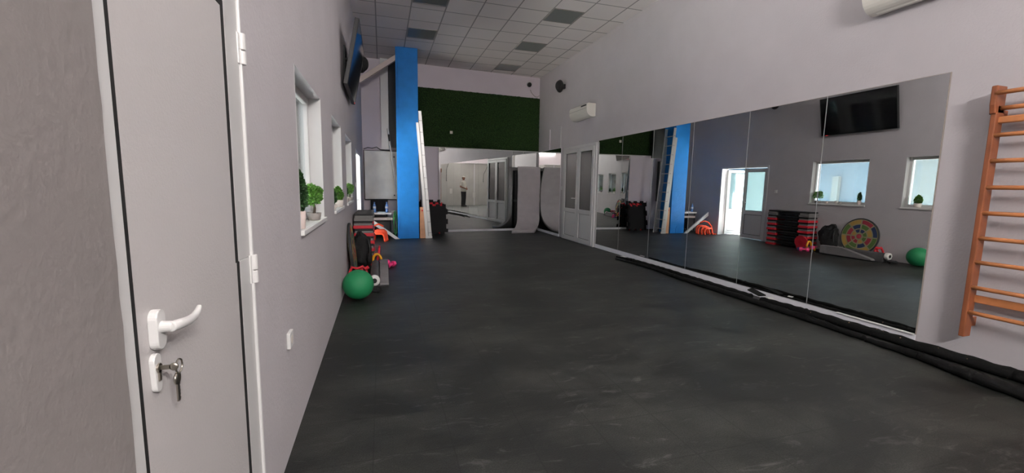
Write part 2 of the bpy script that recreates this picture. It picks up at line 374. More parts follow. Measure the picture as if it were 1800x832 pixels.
# outlet and switches
def plate(name, y, z, x, sgn, label, w=.075, h=.075, d=.016):
    t = thing(name, (x, y, z), label, 'switch' if 'switch' in name else 'socket')
    p = MB(); p.box((x, y-w/2, z-h/2), (x+sgn*d, y+w/2, z+h/2)); p.build('cover_plate', M_HANDLE, t, bevel=.004)
    q = MB()
    if 'switch' in name: q.box((x+sgn*d, y-w*.3, z-h*.3), (x+sgn*(d+.006), y+w*.3, z+h*.3)); q.build('rocker', M_HANDLE, t, bevel=.002)
    else:
        q.cyl((x+sgn*d*.9, y, z), (x+sgn*(d+.001), y, z), .02, seg=20); q.build('socket_recess', M_POT, t)
    return t
plate('wall_socket', 2.105, .525, L, 1, 'small white wall socket low on the grey left wall, past the near white door')
plate('light_switch', 7.75, 1.21, L, 1, 'white light switch on left wall beside the half open double door')
plate('light_switch', 9.62, 1.20, R, -1, 'white light switch on right wall, beyond the white double door', .06, .085)

# ------------------------------------------------------------------ door_2: white double door in the right wall
root = bpy.data.objects.new('door_2', None); C.objects.link(root); root.location = (R, 8.65, 0); root['kind'] = 'structure'
x0, x1 = R-.045, R-.002
f = MB(); f.box((x0, 7.86, 0), (x1, 7.915, 2.15)); f.box((x0, 9.40, 0), (x1, 9.463, 2.15)); f.box((x0, 7.915, 2.09), (x1, 9.40, 2.15)); f.box((x0, 7.915, 0), (x1, 9.40, .02))
f.build('door_frame', M_PVC, root, bevel=.006)
for (a, c) in ((7.918, 8.640), (8.646, 9.397)):
    lf = bpy.data.objects.new('door_leaf', None); C.objects.link(lf); lf.parent = root; lf.location = (0, 0, 0)
    f = MB(); t = .085; xa, xb = R-.06, R-.004
    f.box((xa, a, .024), (xb, a+t, 2.086)); f.box((xa, c-t, .024), (xb, c, 2.086)); f.box((xa, a+t, .024), (xb, c-t, .11)); f.box((xa, a+t, .655), (xb, c-t, .745)); f.box((xa, a+t, 2.0), (xb, c-t, 2.086))
    f.build('leaf_frame', M_PVC, lf, bevel=.005)
    f = MB(); f.box((R-.036, a+t, .11), (R-.02, c-t, .655)); f.build('lower_panel', M_PVC, lf)
    f = MB()
    for z0, z1 in ((.11, .655), (.745, 2.0)):
        q = .007
        f.box((R-.04, a+t, z0), (R-.03, a+t+q, z1)); f.box((R-.04, c-t-q, z0), (R-.03, c-t, z1)); f.box((R-.04, a+t, z0), (R-.03, c-t, z0+q)); f.box((R-.04, a+t, z1-q), (R-.03, c-t, z1))
    f.build('gasket', M_DARK, lf)
    f = MB(); f.box((R-.034, a+t, .745), (R-.024, c-t, 2.0)); f.build('door_pane', M_DGLASS, lf)
hd = MB(); hd.prism(stadium(8.69, .945, .032, .20, R-.062, taper=1), (-.01, 0, 0)); hd.cyl((R-.07, 8.69, .985), (R-.115, 8.69, .985), .011); hd.tube([(R-.112, 8.685, .985), (R-.115, 8.74, .985), (R-.113, 8.80, .985), (R-.11, 8.825, .98)], [.011, .011, .010, .008], 12)
hd.build('handle', M_HANDLE, root, bevel=.002)

# ------------------------------------------------------------------ door_3: double door in the left wall, far leaf swung out
root = bpy.data.objects.new('door_3', None); C.objects.link(root); root.location = (L, 8.74, 0); root['kind'] = 'structure'
f = MB(); y0, y1 = DR
f.box((L-.12, y0, 0), (L+.006, y0+.05, DRZ)); f.box((L-.12, y1-.05, 0), (L+.006, y1, DRZ)); f.box((L-.12, y0+.05, DRZ-.05), (L+.006, y1-.05, DRZ)); f.build('door_frame', M_PVC, root, bevel=.005)
def leaf3(name, org, ang):
    e = bpy.data.objects.new(name, None); C.objects.link(e); e.parent = root; e.location = (0, 0, 0)
    w, h, t = .70, 1.76, .085; mtx = Matrix.Translation(org) @ Matrix.Rotation(ang, 4, 'Z')
    def put(mb, nm, m, bev=0):
        bmesh.ops.transform(mb.bm, matrix=mtx, verts=mb.bm.verts[:]); mb.build(nm, m, e, bevel=bev)
    f = MB(); f.box((0, -.025, .02), (t, .025, h)); f.box((w-t, -.025, .02), (w, .025, h)); f.box((t, -.025, .02), (w-t, .025, .11)); f.box((t, -.025, .62), (w-t, .025, .71)); f.box((t, -.025, h-.07), (w-t, .025, h)); put(f, 'leaf_frame', M_PVC, .005)
    f = MB(); f.box((t, -.01, .11), (w-t, .01, .62)); put(f, 'lower_panel', M_PVC)
    f = MB(); f.box((t, -.004, .71), (w-t, .004, h-.07)); put(f, 'door_pane', M_FROST)
    f = MB(); q = .009
    for z0, z1 in ((.11, .62), (.71, h-.07)):
        f.box((t, -.018, z0), (t+q, .018, z1)); f.box((w-t-q, -.018, z0), (w-t, .018, z1)); f.box((t, -.018, z0), (w-t, .018, z0+q)); f.box((t, -.018, z1-q), (w-t, .018, z1))
    put(f, 'gasket', M_DARK)
    f = MB(); f.cyl((w-.04, -.025, .92), (w-.04, -.06, .92), .01); f.tube([(w-.04, -.06, .92), (w-.1, -.062, .92), (w-.16, -.06, .92)], .009, 10); put(f, 'handle', M_HANDLE)
leaf3('door_leaf', (L-.06, y0+.052, 0), PI/2)
leaf3('door_leaf', (L-.16, y1-.085, 0), PI)

# ------------------------------------------------------------------ mirrors
t = thing('wall_mirror', (R, 5.04, .08), 'long frameless mirror of six joined panels filling the right wall', 'mirror')
e = [7.823, 6.93, 6.00, 5.076, 4.13, 3.21, 2.262]
for a, c in zip(e[1:], e[:-1]):
    f = MB(); f.box((R-.008, a+.0015, .082), (R-.001, c-.0015, 2.17)); f.build('mirror_panel', M_MIRROR, t)
f = MB()
for y in e[1:-1]: f.box((R-.0095, y-.0028, .082), (R-.002, y+.0028, 2.17))
f.build('mirror_joint', mat('mirror_joint_silver', (.34,.34,.34), .4, metal=.3), t)
f = MB(); f.box((R-.0085, 2.256, .08), (R-.001, 2.263, 2.174)); f.box((R-.0085, 2.256, 2.1705), (R-.001, 7.83, 2.174)); f.build('mirror_rim', M_MEDGE, t)
f = MB(); f.box((R-.018, 2.27, .074), (R-.001, 2.9, .083)); f.build('mirror_clip', M_WHITE, t)
t = thing('wall_mirror', (R, 10.5, .08), 'narrow mirror on the right wall between the double door and the back corner', 'mirror')
f = MB(); f.box((R-.008, 9.72, .06), (R-.001, 11.24, 2.175)); f.build('mirror_panel', M_MIRROR, t)
f = MB(); f.box((R-.009, 9.712, .055), (R-.001, 9.72, 2.18)); f.box((R-.009, 9.712, 2.175), (R-.001, 11.24, 2.181)); f.box((R-.03, 9.70, 0), (R-.001, 11.24, .055)); f.build('mirror_rim', M_STRIP, t)
t = thing('wall_mirror', (2.8, yb(2.8), .06), 'wide mirror on the back wall under the dark green grass panel', 'mirror')
f = MB(); q = lambda x, o: (x, yb(x)-o-(R-x)*math.tan(math.radians(.82)))
f.prism([(*q(1.415, .008), .06), (*q(R-.01, .008), .06), (*q(R-.01, .008), 2.172), (*q(1.415, .008), 2.172)], (0, .007, 0)); f.build('mirror_panel', M_MIRROR, t)
f = MB(); f.prism([(*q(1.405, .01), .06), (*q(1.415, .01), .06), (*q(1.415, .01), 2.172), (*q(1.405, .01), 2.172)], (0, .009, 0)); f.build('mirror_rim', M_MEDGE, t)

# ------------------------------------------------------------------ back wall dressing
f = MB(); zz0, zz1 = 2.197, 3.63
rows = []
for j in range(41):
    z = zz0+(zz1-zz0)*j/40; rows.append([(.40+3.812*i/100, yb(.40+3.812*i/100)-.03-random.uniform(0, .012), z+random.uniform(-.006,.006)*(0<j<41)) for i in range(101)])
f.strip(rows)
f.prism([(.40, yb(.4)-.03, zz0), (R-.003, yb(R)-.03, zz0), (R-.003, yb(R)-.03, zz1), (.40, yb(.4)-.03, zz1)], (0, .028, 0))
tag(f.build('grass_panel', M_GRASS), 'wide dark green artificial grass panel covering the upper back wall', 'wall panel')
def onback(x, off=0): return (x, yb(x)-off)
f = MB(); x = 1.739; f.prism([(x-.035, yb(x)-.046, 2.54), (x+.035, yb(x)-.042, 2.54), (x+.035, yb(x)-.042, 2.61), (x-.035, yb(x)-.046, 2.61)], (0, .014, 0))
tag(f.build('cover_plate', M_POT, bevel=.003), 'small white square cover plate on the dark green grass panel', 'cover plate')
t = thing('security_camera', (3.892, yb(3.892), 3.97), 'small black and white dome camera high on the back wall near the right corner', 'camera')
f = MB(); f.lathe((3.892, yb(3.892), 3.985), [(.075, 0), (.075, -.02), (.06, -.05), (.02, -.055)], 22, 'y'); f.build('camera_base', M_HANDLE, t)
f = MB(); f.ball((3.885, yb(3.892)-.055, 3.965), .062, 20, 12); f.build('camera_dome', M_DARK, t, smooth=True)
f = MB(); f.tube([(3.93, yb(3.93)-.008, 3.85), (3.96, yb(3.96)-.008, 3.78), (4.02, yb(4.02)-.008, 3.72), (4.08, yb(4.08)-.008, 3.675), (4.15, yb(4.15)-.008, 3.67), (4.20, yb(4.2)-.008, 3.72)], .007, 6)
tag(f.build('camera_cable', M_POTG), 'thin grey cable looping along the back wall below the dome camera', 'cable')

# steel post, dark strip, brace and cabinet in the left back niche
t = thing('steel_post', (.105, yb(.1)-.1, 2.05), 'white painted steel post on the back wall above the grey cabinet', 'post')
f = MB(); f.box((.015, yb(.1)-.13, 2.06), (.19, yb(.1)-.115, CEIL-.003)); f.box((.10, yb(.1)-.115, 2.06), (.112, yb(.1)-.035, CEIL-.003)); f.box((.015, yb(.1)-.035, 2.06), (.19, yb(.1)-.02, CEIL-.003)); f.build('post_profile', M_WHITE, t)
f = MB(); f.box((.0, yb(.1)-.14, 2.045), (.21, yb(.1)-.01, 2.06)); f.build('post_plate', M_NAVY, t)
f = MB(); f.box((.20, yb(.3)-.10, 2.12), (.75, yb(.3)-.05, CEIL-.01)); tag(f.build('dark_strip', M_NAVY, bevel=.004), 'tall dark grey strip behind the blue column beside the white steel post', 'board')  # dark grey slab filling the tall strip right of the steel post
f = MB(); f.box((-.26, 9.86, -.055), (0,0,0)) if False else None
f.prism([(-.41, 9.93, 3.365), (.374, 9.93, 3.93), (.374, 9.93, 4.05), (-.41, 9.93, 3.495)], (0, .10, 0))
tag(f.build('diagonal_brace', M_POTP, bevel=.005), 'pale diagonal brace running from the left wall up to the top of the blue column', 'brace')
t = thing('cabinet', (-.02, yb(0), .84), 'grey sheet steel wall cabinet in the niche left of the blue column', 'cabinet')
f = MB(); f.box((-.40, yb(0)-.13, .84), (.52, yb(-.4)-.002, 2.03)); f.build('cabinet_body', M_NAVY, t, bevel=.004)
f = MB(); f.box((-.385, yb(0)-.15, .86), (.50, yb(0)-.13, 2.02)); f.build('cabinet_door', M_CABI, t, bevel=.006)
for z in (1.885, 1.41, .955):
    f = MB(); f.cyl((.30, yb(0)-.15, z), (.30, yb(0)-.165, z), .018, seg=14); f.build('bolt', M_DARK, t)
f = MB(); f.tube([(-.40, yb(-.4)-.02, 2.06), (-.30, yb(-.3)-.02, 2.10), (-.2, yb(-.2)-.02, 2.085), (-.1, yb(0)-.02, 2.12), (0, yb(0)-.03, 2.05)], .008, 6)
tag(f.build('wall_cable', M_DARK), 'thin dark cable running along the wall just above the grey cabinet', 'cable')
t = thing('roller_pole', (.39, 10.72, .9), 'long white paint roller pole leaning in the niche in front of the grey cabinet', 'pole')
A, B = Vector((.175, 10.85, 2.50)), Vector((.46, 10.55, .02))
f = MB(); f.cyl(A+(B-A)*.10, B, .017); f.build('pole_tube', M_WHITE, t)
f = MB(); f.cyl(A+(B-A)*.035, A+(B-A)*.10, .020); f.build('pole_grip', M_DARK, t)
f = MB(); f.cyl(A-(B-A)*.02, A+(B-A)*.035, .024); f.build('pole_tip', M_WHITE, t)

# ------------------------------------------------------------------ blue column
t = thing('column', (.59, 10.1, 0), 'bright blue square column standing from floor to ceiling at the back left', 'column')
f = MB(); f.box((.376, 9.88, 0), (.806, 10.36, CEIL-.002)); f.build('column_shaft', M_BLUE, t, bevel=.006)
f = MB(); f.box((.335, 9.90, 0), (.378, 9.96, CEIL-.002)); f.build('column_edge_strip', M_BLUE, t, bevel=.004)
f = MB(); f.box((.555, 9.868, .005), (.618, 9.881, .17)); f.box((.552, 9.870, .17), (.60, 9.881, .20)); f.build('column_patch', M_BLUE, t, bevel=.003)

# ladder leaning on the column's right side
t = thing('ladder', (1.05, 9.95, 0), 'tall aluminium extension ladder leaning on the right side of the blue column', 'ladder')
top, bot = Vector((.84, 0, 2.86)), Vector((1.06, 0, 0)); dv = (top-bot)
for y in (9.86, 10.22):
    f = MB(); a = math.atan2(dv.x, dv.z); c = (top+bot)/2
    f.box((c.x-.035, y, c.z-dv.length/2), (c.x+.035, y+.028, c.z+dv.length/2), roty(a)); f.box((c.x-.105, y+.004, c.z-dv.length/2+.03), (c.x-.04, y+.03, c.z+dv.length/2-.25), roty(a), (c.x, y, c.z))
    rl = f.build('rail', M_ALU, t, bevel=.004)
    for k in range(11):
        p = bot+dv*(.045+k*.088)
        for dx in (-.02, .012):
            f = MB(); f.box((p.x+dx-.007, y-.004, p.z-.007), (p.x+dx+.007, y+.001, p.z+.007), roty(a)); f.build('rivet', M_DARK, rl)
    f = MB(); f.box((bot.x-.11, y-.006, -.0), (bot.x+.04, y+.034, .05)); f.build('foot', M_ALU, t, bevel=.006)
for k in range(11):
    p = bot+dv*(.045+k*.088); f = MB(); f.cyl((p.x, 9.888, p.z), (p.x, 10.22, p.z), .014, seg=12); f.build('rung', M_ALU, t)
# board between column and ladder
f = MB(); f.box((.826, 9.90, 0), (.956, 9.955, .72)); t = thing('wooden_board', (.89, 9.93, 0), 'pale wooden board standing upright between the blue column and the ladder', 'board')
f.build('board', M_PLANK, t, bevel=.004); f = MB(); f.cyl((.88, 9.9, .64), (.88, 9.892, .64), .018, seg=16); f.build('red_knob', M_REDF, t)
# diagonal white plank at the column's foot
f = MB(); f.prism([(-.405, 9.82, .60), (-.405, 9.82, .49), (.27, 9.82, .0), (.372, 9.82, .0)], (0, .05, 0))
tag(f.build('white_plank', M_WHITE, bevel=.004), 'white plank leaning diagonally from the blue column foot over the orange hurdles', 'plank')

# ------------------------------------------------------------------ interlocking foam tiles leaning on the back wall
def jigsaw(w, h, n=6, d=.045):
    pts = []
    def edge(p, q, inward):
        p, q = Vector(p), Vector(q); u = (q-p); l = u.length; u /= l; v = Vector((-u.y, u.x))
        for k in range(n):
            a, s_ = l*k/n, l/n; sg = (1 if k % 2 else 0)
            base = p+u*a
            pts.append(base + v*(d*sg)); pts.append(base+u*(s_*.12)-u*(s_*.10 if sg else 0)*0 + v*(d*sg)); pts.append(base+u*(s_*.999)+v*(d*sg))
    edge((0,0),(w,0),1); edge((w,0),(w,h),1); edge((w,h),(0,h),1); edge((0,h),(0,0),1)
    return pts
def foam_tile(x0, y0, w, h, lean, m, label, zoff=0, jit=0.):
    a = math.radians(lean); pts = jigsaw(w, h)
    t = MB(); P3 = [(x0+p.x, y0+p.y*math.sin(a), zoff+p.y*math.cos(a)) for p in pts]
    t.prism(P3, (0, .018*math.cos(a), -.018*math.sin(a)))
    o = t.build('foam_tile', m); o.rotation_euler = (0, 0, 0)
    return tag(o, label, 'foam mat', 'foam tiles leaning against the back wall')
order = ['front', 'second', 'third', 'fourth', 'fifth']
spec = [(1.02, 10.70, M_FOAM, 0, 'front black jigsaw foam tile of the leaning stack beside the ladder', .56, .74),
        (1.03, 10.725, M_FOAM, 0, 'black jigsaw foam tile right behind the front one of the leaning stack', .57, .75),
        (1.09, 10.75, M_REDF, 0, 'foremost red jigsaw foam tile in the leaning stack beside the ladder', .42, .785),
        (1.09, 10.775, M_REDF, 0, 'middle red jigsaw foam tile in the leaning stack beside the ladder', .42, .79),
        (1.09, 10.80, M_REDF, 0, 'rearmost red jigsaw foam tile in the leaning stack beside the ladder', .42, .795),
        (.95, 10.83, M_FOAM, 0, 'black jigsaw foam tile right behind the red ones of the leaning stack', .62, .76),
        (.84, 10.86, M_FOAM, 0, 'black jigsaw foam tile reaching left behind the ladder, near the stack back', .62, .84),
        (.82, 10.885, M_FOAM, 0, 'rearmost black jigsaw foam tile of the leaning stack, nearest the wall', .66, .86)]
for x, y, m, z, lab, w, h in spec: foam_tile(x, y, w, h, 9, m, lab)

# ------------------------------------------------------------------ grey gym mat leaning in the back right corner
t = thing('gym_mat', (3.75, 10.75, 0), 'tall grey padded gym mat leaning upright in the back right corner', 'gym mat')
KEY = [(.02,.79,3.213),(.05,.63,3.327),(.12,.51,3.421),(.25,.39,3.498),(.4,.31,3.53),(.6,.26,3.545),(.9,.245,3.55),(1.2,.265,3.548),(1.45,.31,3.53),(1.7,.36,3.50)]
def catmull(P, n=5):
    out = []
    for i in range(len(P)-1):
        p0, p1, p2, p3 = [Vector(P[max(0, min(len(P)-1, i+k))]) for k in (-1, 0, 1, 2)]
        for j in range(n):
            w = j/n; out.append(.5*((2*p1)+(p2-p0)*w+(2*p0-5*p1+4*p2-p3)*w*w+(3*p1-p0-3*p2+p3)*w**3))
    return out+[Vector(P[-1])]
prof = catmull(KEY)
NX = 24; f = MB(); fr, bk = [], []
for i, q3 in enumerate(prof):
    z, o, xl = q3; a3, b3 = prof[max(i-1, 0)], prof[min(i+1, len(prof)-1)]
    tg = Vector((0, -(b3[1]-a3[1]), b3[0]-a3[0])).normalized(); n3 = Vector((0, -tg.z, tg.y))
    ra, rb = [], []
    for k in range(NX+1):
        u = k/NX; x = xl+u*.64
        d = .010*math.sin(24*z+2.5*u+1.5*math.sin(5*u))*math.exp(-((z-.80)/.34)**2) + .004*math.sin(37*z+9*u) - .014*math.exp(-((z-1.24-.02*math.sin(4*u))/.02)**2)
        p = Vector((x, yb(x)-o, z)); ra.append(p+n3*d); rb.append(p-n3*.065)
    fr.append(ra); bk.append(rb)
f.strip(fr); f.strip(bk); f.strip([fr[0], bk[0]]); f.strip([fr[-1], bk[-1]]); f.strip([[r[0] for r in fr], [r[0] for r in bk]]); f.strip([[r[-1] for r in fr], [r[-1] for r in bk]])
bmesh.ops.remove_doubles(f.bm, verts=f.bm.verts[:], dist=.0005); zmin = min(v.co.z for v in f.bm.verts)
bmesh.ops.translate(f.bm, verts=f.bm.verts[:], vec=(0, 0, -zmin+.001)); f.build('mat_pad', M_MAT, t)
f = MB()
for k in (0, NX):
    f.tube([r[k]+Vector((0, 0, -zmin+.003)) for r in fr], .007, 6)
f.tube([fr[0][k]+Vector((0,0,-zmin+.006)) for k in range(0, NX+1, 2)], .008, 6)
f.build('piping', M_MATD, t)
t = thing('gym_mat', (3.82, yb(3.8)-.1, 0), 'dark thin gym mat leaning on the back mirror, hidden mostly behind the grey one', 'gym mat')
f = MB(); f.prism([(3.50, yb(3.5)-.105, .0), (3.50, yb(3.5)-.14, .0), (3.50, yb(3.5)-.11, 1.66), (3.50, yb(3.5)-.075, 1.66)], (.69, .69*TT, 0)); f.build('mat_pad', M_FAB, t, bevel=.01)
f = MB(); f.prism([(3.498, yb(3.5)-.130, .80), (3.498, yb(3.5)-.085, .80), (3.498, yb(3.5)-.083, .86), (3.498, yb(3.5)-.128, .86)], (.694, .694*TT, 0)); f.build('mat_strap', M_NAVY, t)

# ------------------------------------------------------------------ air conditioners, speakers, trunking on the right wall
def aircon(y0, y1, zb, zt, label):
    t = thing('wall_mounted_air_conditioner', (R, (y0+y1)/2, zb), label, 'air conditioner'); h = zt-zb; d = .205
    pr = [(R-.002, zb+.012), (R-.05, zb)]
    for k in range(9): a = k/8*PI/2; pr.append((R-.06-(d-.06)*math.sin(a), zb+(h*.52)*(1-math.cos(a))))
    pr += [(R-d-.002, zb+h*.85), (R-d+.02, zt-.006), (R-d+.035, zt), (R-.002, zt)]
    f = MB(); f.prism([(x, y0, z) for x, z in pr], (0, y1-y0, 0)); f.build('unit_casing', M_AC, t, bevel=.004)
    f = MB(); f.box((R-d-.006, y0+.012, zb+h*.62), (R-d+.004, y1-.012, zb+h*.632)); f.build('panel_joint', M_POTG, t)
    f = MB(); f.prism([(R-.165, y0+.06, zb+.052), (R-.085, y0+.06, zb-.004), (R-.08, y0+.06, zb+.003), (R-.16, y0+.06, zb+.062)], (0, y1-y0-.12, 0)); f.build('air_flap', M_AC, t)
    f = MB(); f.box((R-d-.006, y0+.02, zt-.055), (R-d+.008, y0+.26, zt-.03)); f.build('display_slot', M_DARK, t)
    f = MB()
    for k in range(14): f.box((R-.175+k*.012, y0+.02, zt-.002), (R-.17+k*.012, y1-.02, zt+.002))
    f.build('top_grille', M_POTG, t)
aircon(2.02, 2.85, 2.775, 3.06, 'white air conditioner high on right wall above the near end of the long mirror')
aircon(8.03, 8.87, 2.672, 2.945, 'white air conditioner high on right wall above the white double door')
for y, lab in ((9.76, 'white vertical cable trunking dropping from the far air conditioner beside the door'), (10.47, 'faint white vertical cable trunking on right wall nearest the back corner')):
    f = MB(); f.box((R-.018, y-.014, 2.19), (R-.001, y+.014, 2.70)); tag(f.build('cable_trunking', M_WALLB if y > 10 else M_PVC, bevel=.003), lab, 'cable trunking')
def speaker(x, y, z, sgn, label):
    t = thing('wall_speaker', (x, y, z), label, 'speaker')
    f = MB(); f.box((x, y-.04, z-.05), (x+sgn*.05, y+.04, z+.05)); f.build('wall_bracket', M_DARK, t, bevel=.004)
    c = Vector((x+sgn*.135, y, z)); rt = rotz(sgn*.35)
    f = MB(); f.ball(c, .13, 24, 16, (.72, .85, 1.12), rt); f.build('speaker_body', M_DARK, t, smooth=True)
    f = MB(); f.ball(c+rt @ Vector((sgn*.03, -.035, 0)), .11, 24, 16, (.72, .8, 1.05), rt); f.build('speaker_grille', M_FAB, t, smooth=True)
speaker(R, 9.62, 3.60, -1, 'round black wall speaker high on right wall near the back corner')
speaker(L, 7.86, 3.235, 1, 'round black wall speaker high on left wall beyond the television')

# ------------------------------------------------------------------ television on the left wall, tilted down
t = thing('television', (L, 6.05, 2.37), 'black flat television tilted down from high on the left wall above the windows', 'television')
a = math.atan2(.143, .72); N0 = Vector((math.cos(a), 0, -math.sin(a))); U = Vector((math.sin(a), 0, math.cos(a)))
def tvbox(mb, y0, y1, u0, u1, d0, d1):
    o = Vector((-.352, 0, 2.37)); P = [o+U*u+N0*d for u, d in ((u0, d0), (u1, d0), (u1, d1), (u0, d1))]
    mb.prism([(p.x, y0, p.z) for p in P], (0, y1-y0, 0))
f = MB(); tvbox(f, 5.36, 6.74, 0, .745, -.045, -.002); tvbox(f, 5.36, 6.74, 0, .012, -.002, .003); tvbox(f, 5.36, 6.74, .735, .745, -.002, .003); tvbox(f, 5.36, 5.37, .012, .735, -.002, .003); tvbox(f, 6.73, 6.74, .012, .735, -.002, .003)
f.build('tv_casing', M_DARK, t, bevel=.003)
f = MB(); tvbox(f, 5.37, 6.73, .012, .735, -.002, .0005); f.build('tv_screen', M_TV, t)
f = MB(); tvbox(f, 6.60, 6.615, .003, .009, .003, .006); tvbox(f, 6.63, 6.645, .003, .009, .003, .006); f.build('standby_light', M_LED, t)
f = MB(); f.box((L, 5.9, 2.55), (L+.02, 6.2, 2.95)); f.cyl((L+.015, 5.95, 2.80), (-.31, 5.95, 2.78), .018); f.cyl((L+.015, 6.15, 2.80), (-.31, 6.15, 2.78), .018); f.cyl((L+.015, 6.05, 2.6), (-.36, 6.05, 2.58), .018); f.build('wall_bracket', M_NAVY, t)

# ------------------------------------------------------------------ wall bars on the right wall
t = thing('wall_bars', (R, 1.5, .19), 'varnished wooden wall bars mounted on right wall beyond the long mirror', 'wall bars')
for y in (1.94, 1.02):
    f = MB(); f.box((R-.135, y-.035, .195), (R-.055, y+.0, 1.86)); f.prism([(R-.15, y-.035, 1.80), (R-.055, y-.035, 1.80), (R-.055, y-.035, 1.99), (R-.165, y-.035, 1.99), (R-.165, y-.035, 1.86)], (0, .035, 0))
    f.build('upright', M_WOODD, t, bevel=.008)
    for z in (1.76, .27):
        f = MB(); f.box((R-.058, y-.03, z), (R-.0, y-.0, z+.07)); f.build('wall_block', M_WOODD, t, bevel=.004)
    f = MB(); f.box((R-.12, y+.0, 1.80), (R-.085, y+.014, 1.855)); f.build('corner_bracket', M_NAVY, t, bevel=.004)
    for z in (1.70, .30):
        f = MB(); f.cyl((R-.10, y-.002, z), (R-.10, y+.004, z), .007, seg=10); f.build('screw', M_NAVY, t)
zs = [1.938, 1.655, 1.477, 1.292, 1.11, .93, .755, .57, .385]
for i, z in enumerate(zs):
    f = MB(); x = R-.15 if i == 0 else R-.118
    if i == 0: x = R-.155
    f.tube([(x, 1.005+.93*k/8-.02, z) for k in range(9)], .0155, 14); f.build('rung', M_WOOD, t)
f = MB(); f.tube([(R-.10, .99+.93*k/8, 1.838) for k in range(9)], .0155, 14); f.build('rung', M_WOOD, t)
f = MB(); f.box((R-.11, .99, 1.735), (R-.07, 1.915, 1.782)); f.build('cross_rail', M_WOOD, t, bevel=.008)
f = MB(); f.box((R-.075, .99, .455), (R-.055, 1.915, .51)); f.build('cross_rail', M_WOOD, t, bevel=.005)

# ------------------------------------------------------------------ rubber rolls along the foot of the right wall
def roll(pts, rads, name, label, m, specks=0, cat='rubber strip'):
    t = thing(name, (pts[0][0], pts[0][1], 0), label, cat)
    n = 90; path, rr = [], []
    for i in range(n):
        u = i/(n-1)*(len(pts)-1); k = min(int(u), len(pts)-2); w = u-k; w = w*w*(3-2*w)
        p = Vector(pts[k]).lerp(Vector(pts[k+1]), w); r = rads[k]*(1-w)+rads[k+1]*w
        rj = r*(1+.06*math.sin(i*1.7)); path.append(Vector((p.x+.004*math.sin(i*.9), p.y, p.z+rj))); rr.append(rj)
    f = MB(); f.tube(path, rr, 14)
    f.build('rolled_strip', m, t, smooth=True)
    return t
M_ROLL = mat('black_rubber_roll', (.006,.0062,.0060), .9, spec=.15, var=.3, vscale=14, bump=.5, bscale=50)
M_ROLLS = mat('speckled_rubber_roll', (.006,.0062,.0060), .9, spec=.15, bump=.5, bscale=50)
nt = M_ROLLS.node_tree; bs = nt.nodes['Principled BSDF']; vo = nt.nodes.new('ShaderNodeTexVoronoi'); vo.inputs['Scale'].default_value = 21
tcn = nt.nodes.new('ShaderNodeTexCoord'); nt.links.new(tcn.outputs['Object'], vo.inputs['Vector'])
rr_ = nt.nodes.new('ShaderNodeValToRGB'); rr_.color_ramp.elements[0].position = .09; rr_.color_ramp.elements[0].color = (.30,.20,.13,1); rr_.color_ramp.elements[1].position = .13; rr_.color_ramp.elements[1].color = (.006,.0062,.0060,1)
nt.links.new(vo.outputs['Distance'], rr_.inputs['Fac']); nt.links.new(rr_.outputs['Color'], bs.inputs['Base Color'])
roll([(4.045, 3.75, 0), (4.05, 4.6, 0), (4.055, 5.4, 0), (4.05, 6.2, 0), (4.0, 6.62, 0)], [.028, .028, .028, .025, .012], 'rubber_roll', 'thin black rubber roll close along the foot of the far mirror panels', M_ROLL)
roll([(3.865, 2.425, 0), (3.885, 2.9, 0), (3.89, 3.5, 0), (3.895, 4.3, 0), (3.90, 4.9, 0), (3.965, 5.5, 0), (3.94, 5.9, 0), (3.87, 6.42, 0)], [.022, .03, .03, .03, .028, .022, .02, .010], 'rubber_roll', 'thin wavy black rubber roll lying outermost on floor along the far mirror panels', M_ROLL)
roll([(4.06, -1.2, 0), (4.06, .4, 0), (4.055, 1.6, 0), (4.055, 2.4, 0), (4.06, 3.1, 0), (4.05, 3.62, 0)], [.042, .042, .04, .038, .034, .028], 'rubber_roll', 'thick speckled black rubber roll near the wall below the wooden wall bars', M_ROLLS)
roll([(3.80, -1.2, 0), (3.76, .6, 0), (3.71, 1.35, 0), (3.75, 1.68, 0), (3.84, 2.02, 0), (3.855, 2.40, 0)], [.036, .036, .036, .036, .03, .018], 'rubber_roll', 'thick black rubber roll bending away from the wall in front of the speckled one', M_ROLL)
f = MB(); f.prism([(4.03, 3.63, .058), (4.12, 3.62, .06), (4.13, 3.82, .095), (4.04, 3.80, .085)], (0, .0, .012)); tag(f.build('rubber_offcut', M_ROLL), 'small torn black rubber off-cut lying on the rolls at the mirror foot', 'rubber off-cut')
f = MB(); f.prism([(4.0, 6.36, .045), (4.04, 6.34, .046), (4.04, 6.47, .046), (3.995, 6.49, .044)], (0, 0, .004)); tag(f.build('paper_scrap', M_PAPER), 'small white paper scrap on the far end of the thin rubber rolls', 'scrap')
f = MB(); f.prism([(4.03, 3.50, .063), (4.08, 3.48, .064), (4.085, 3.53, .064), (4.04, 3.55, .063)], (0, 0, .004)); tag(f.build('paper_scrap', M_PAPER), 'tiny white scrap beside the torn rubber off-cut at the mirror foot', 'scrap')

# ------------------------------------------------------------------ green ball and clutter along the left wall
f = MB(); f.ball((L+.166, 4.76, .160), .160, 48, 28); t = thing('exercise_ball', (L+.166, 4.76, 0), 'green exercise ball on the floor against the left wall', 'ball')
f.build('ball_skin', M_GREEN, t, smooth=True)
f = MB(); f.cyl((L+.166-.155*.3, 4.76+.14, .175), (L+.166-.16*.3, 4.76+.148, .178), .008); f.build('valve', M_HANDLE, t)

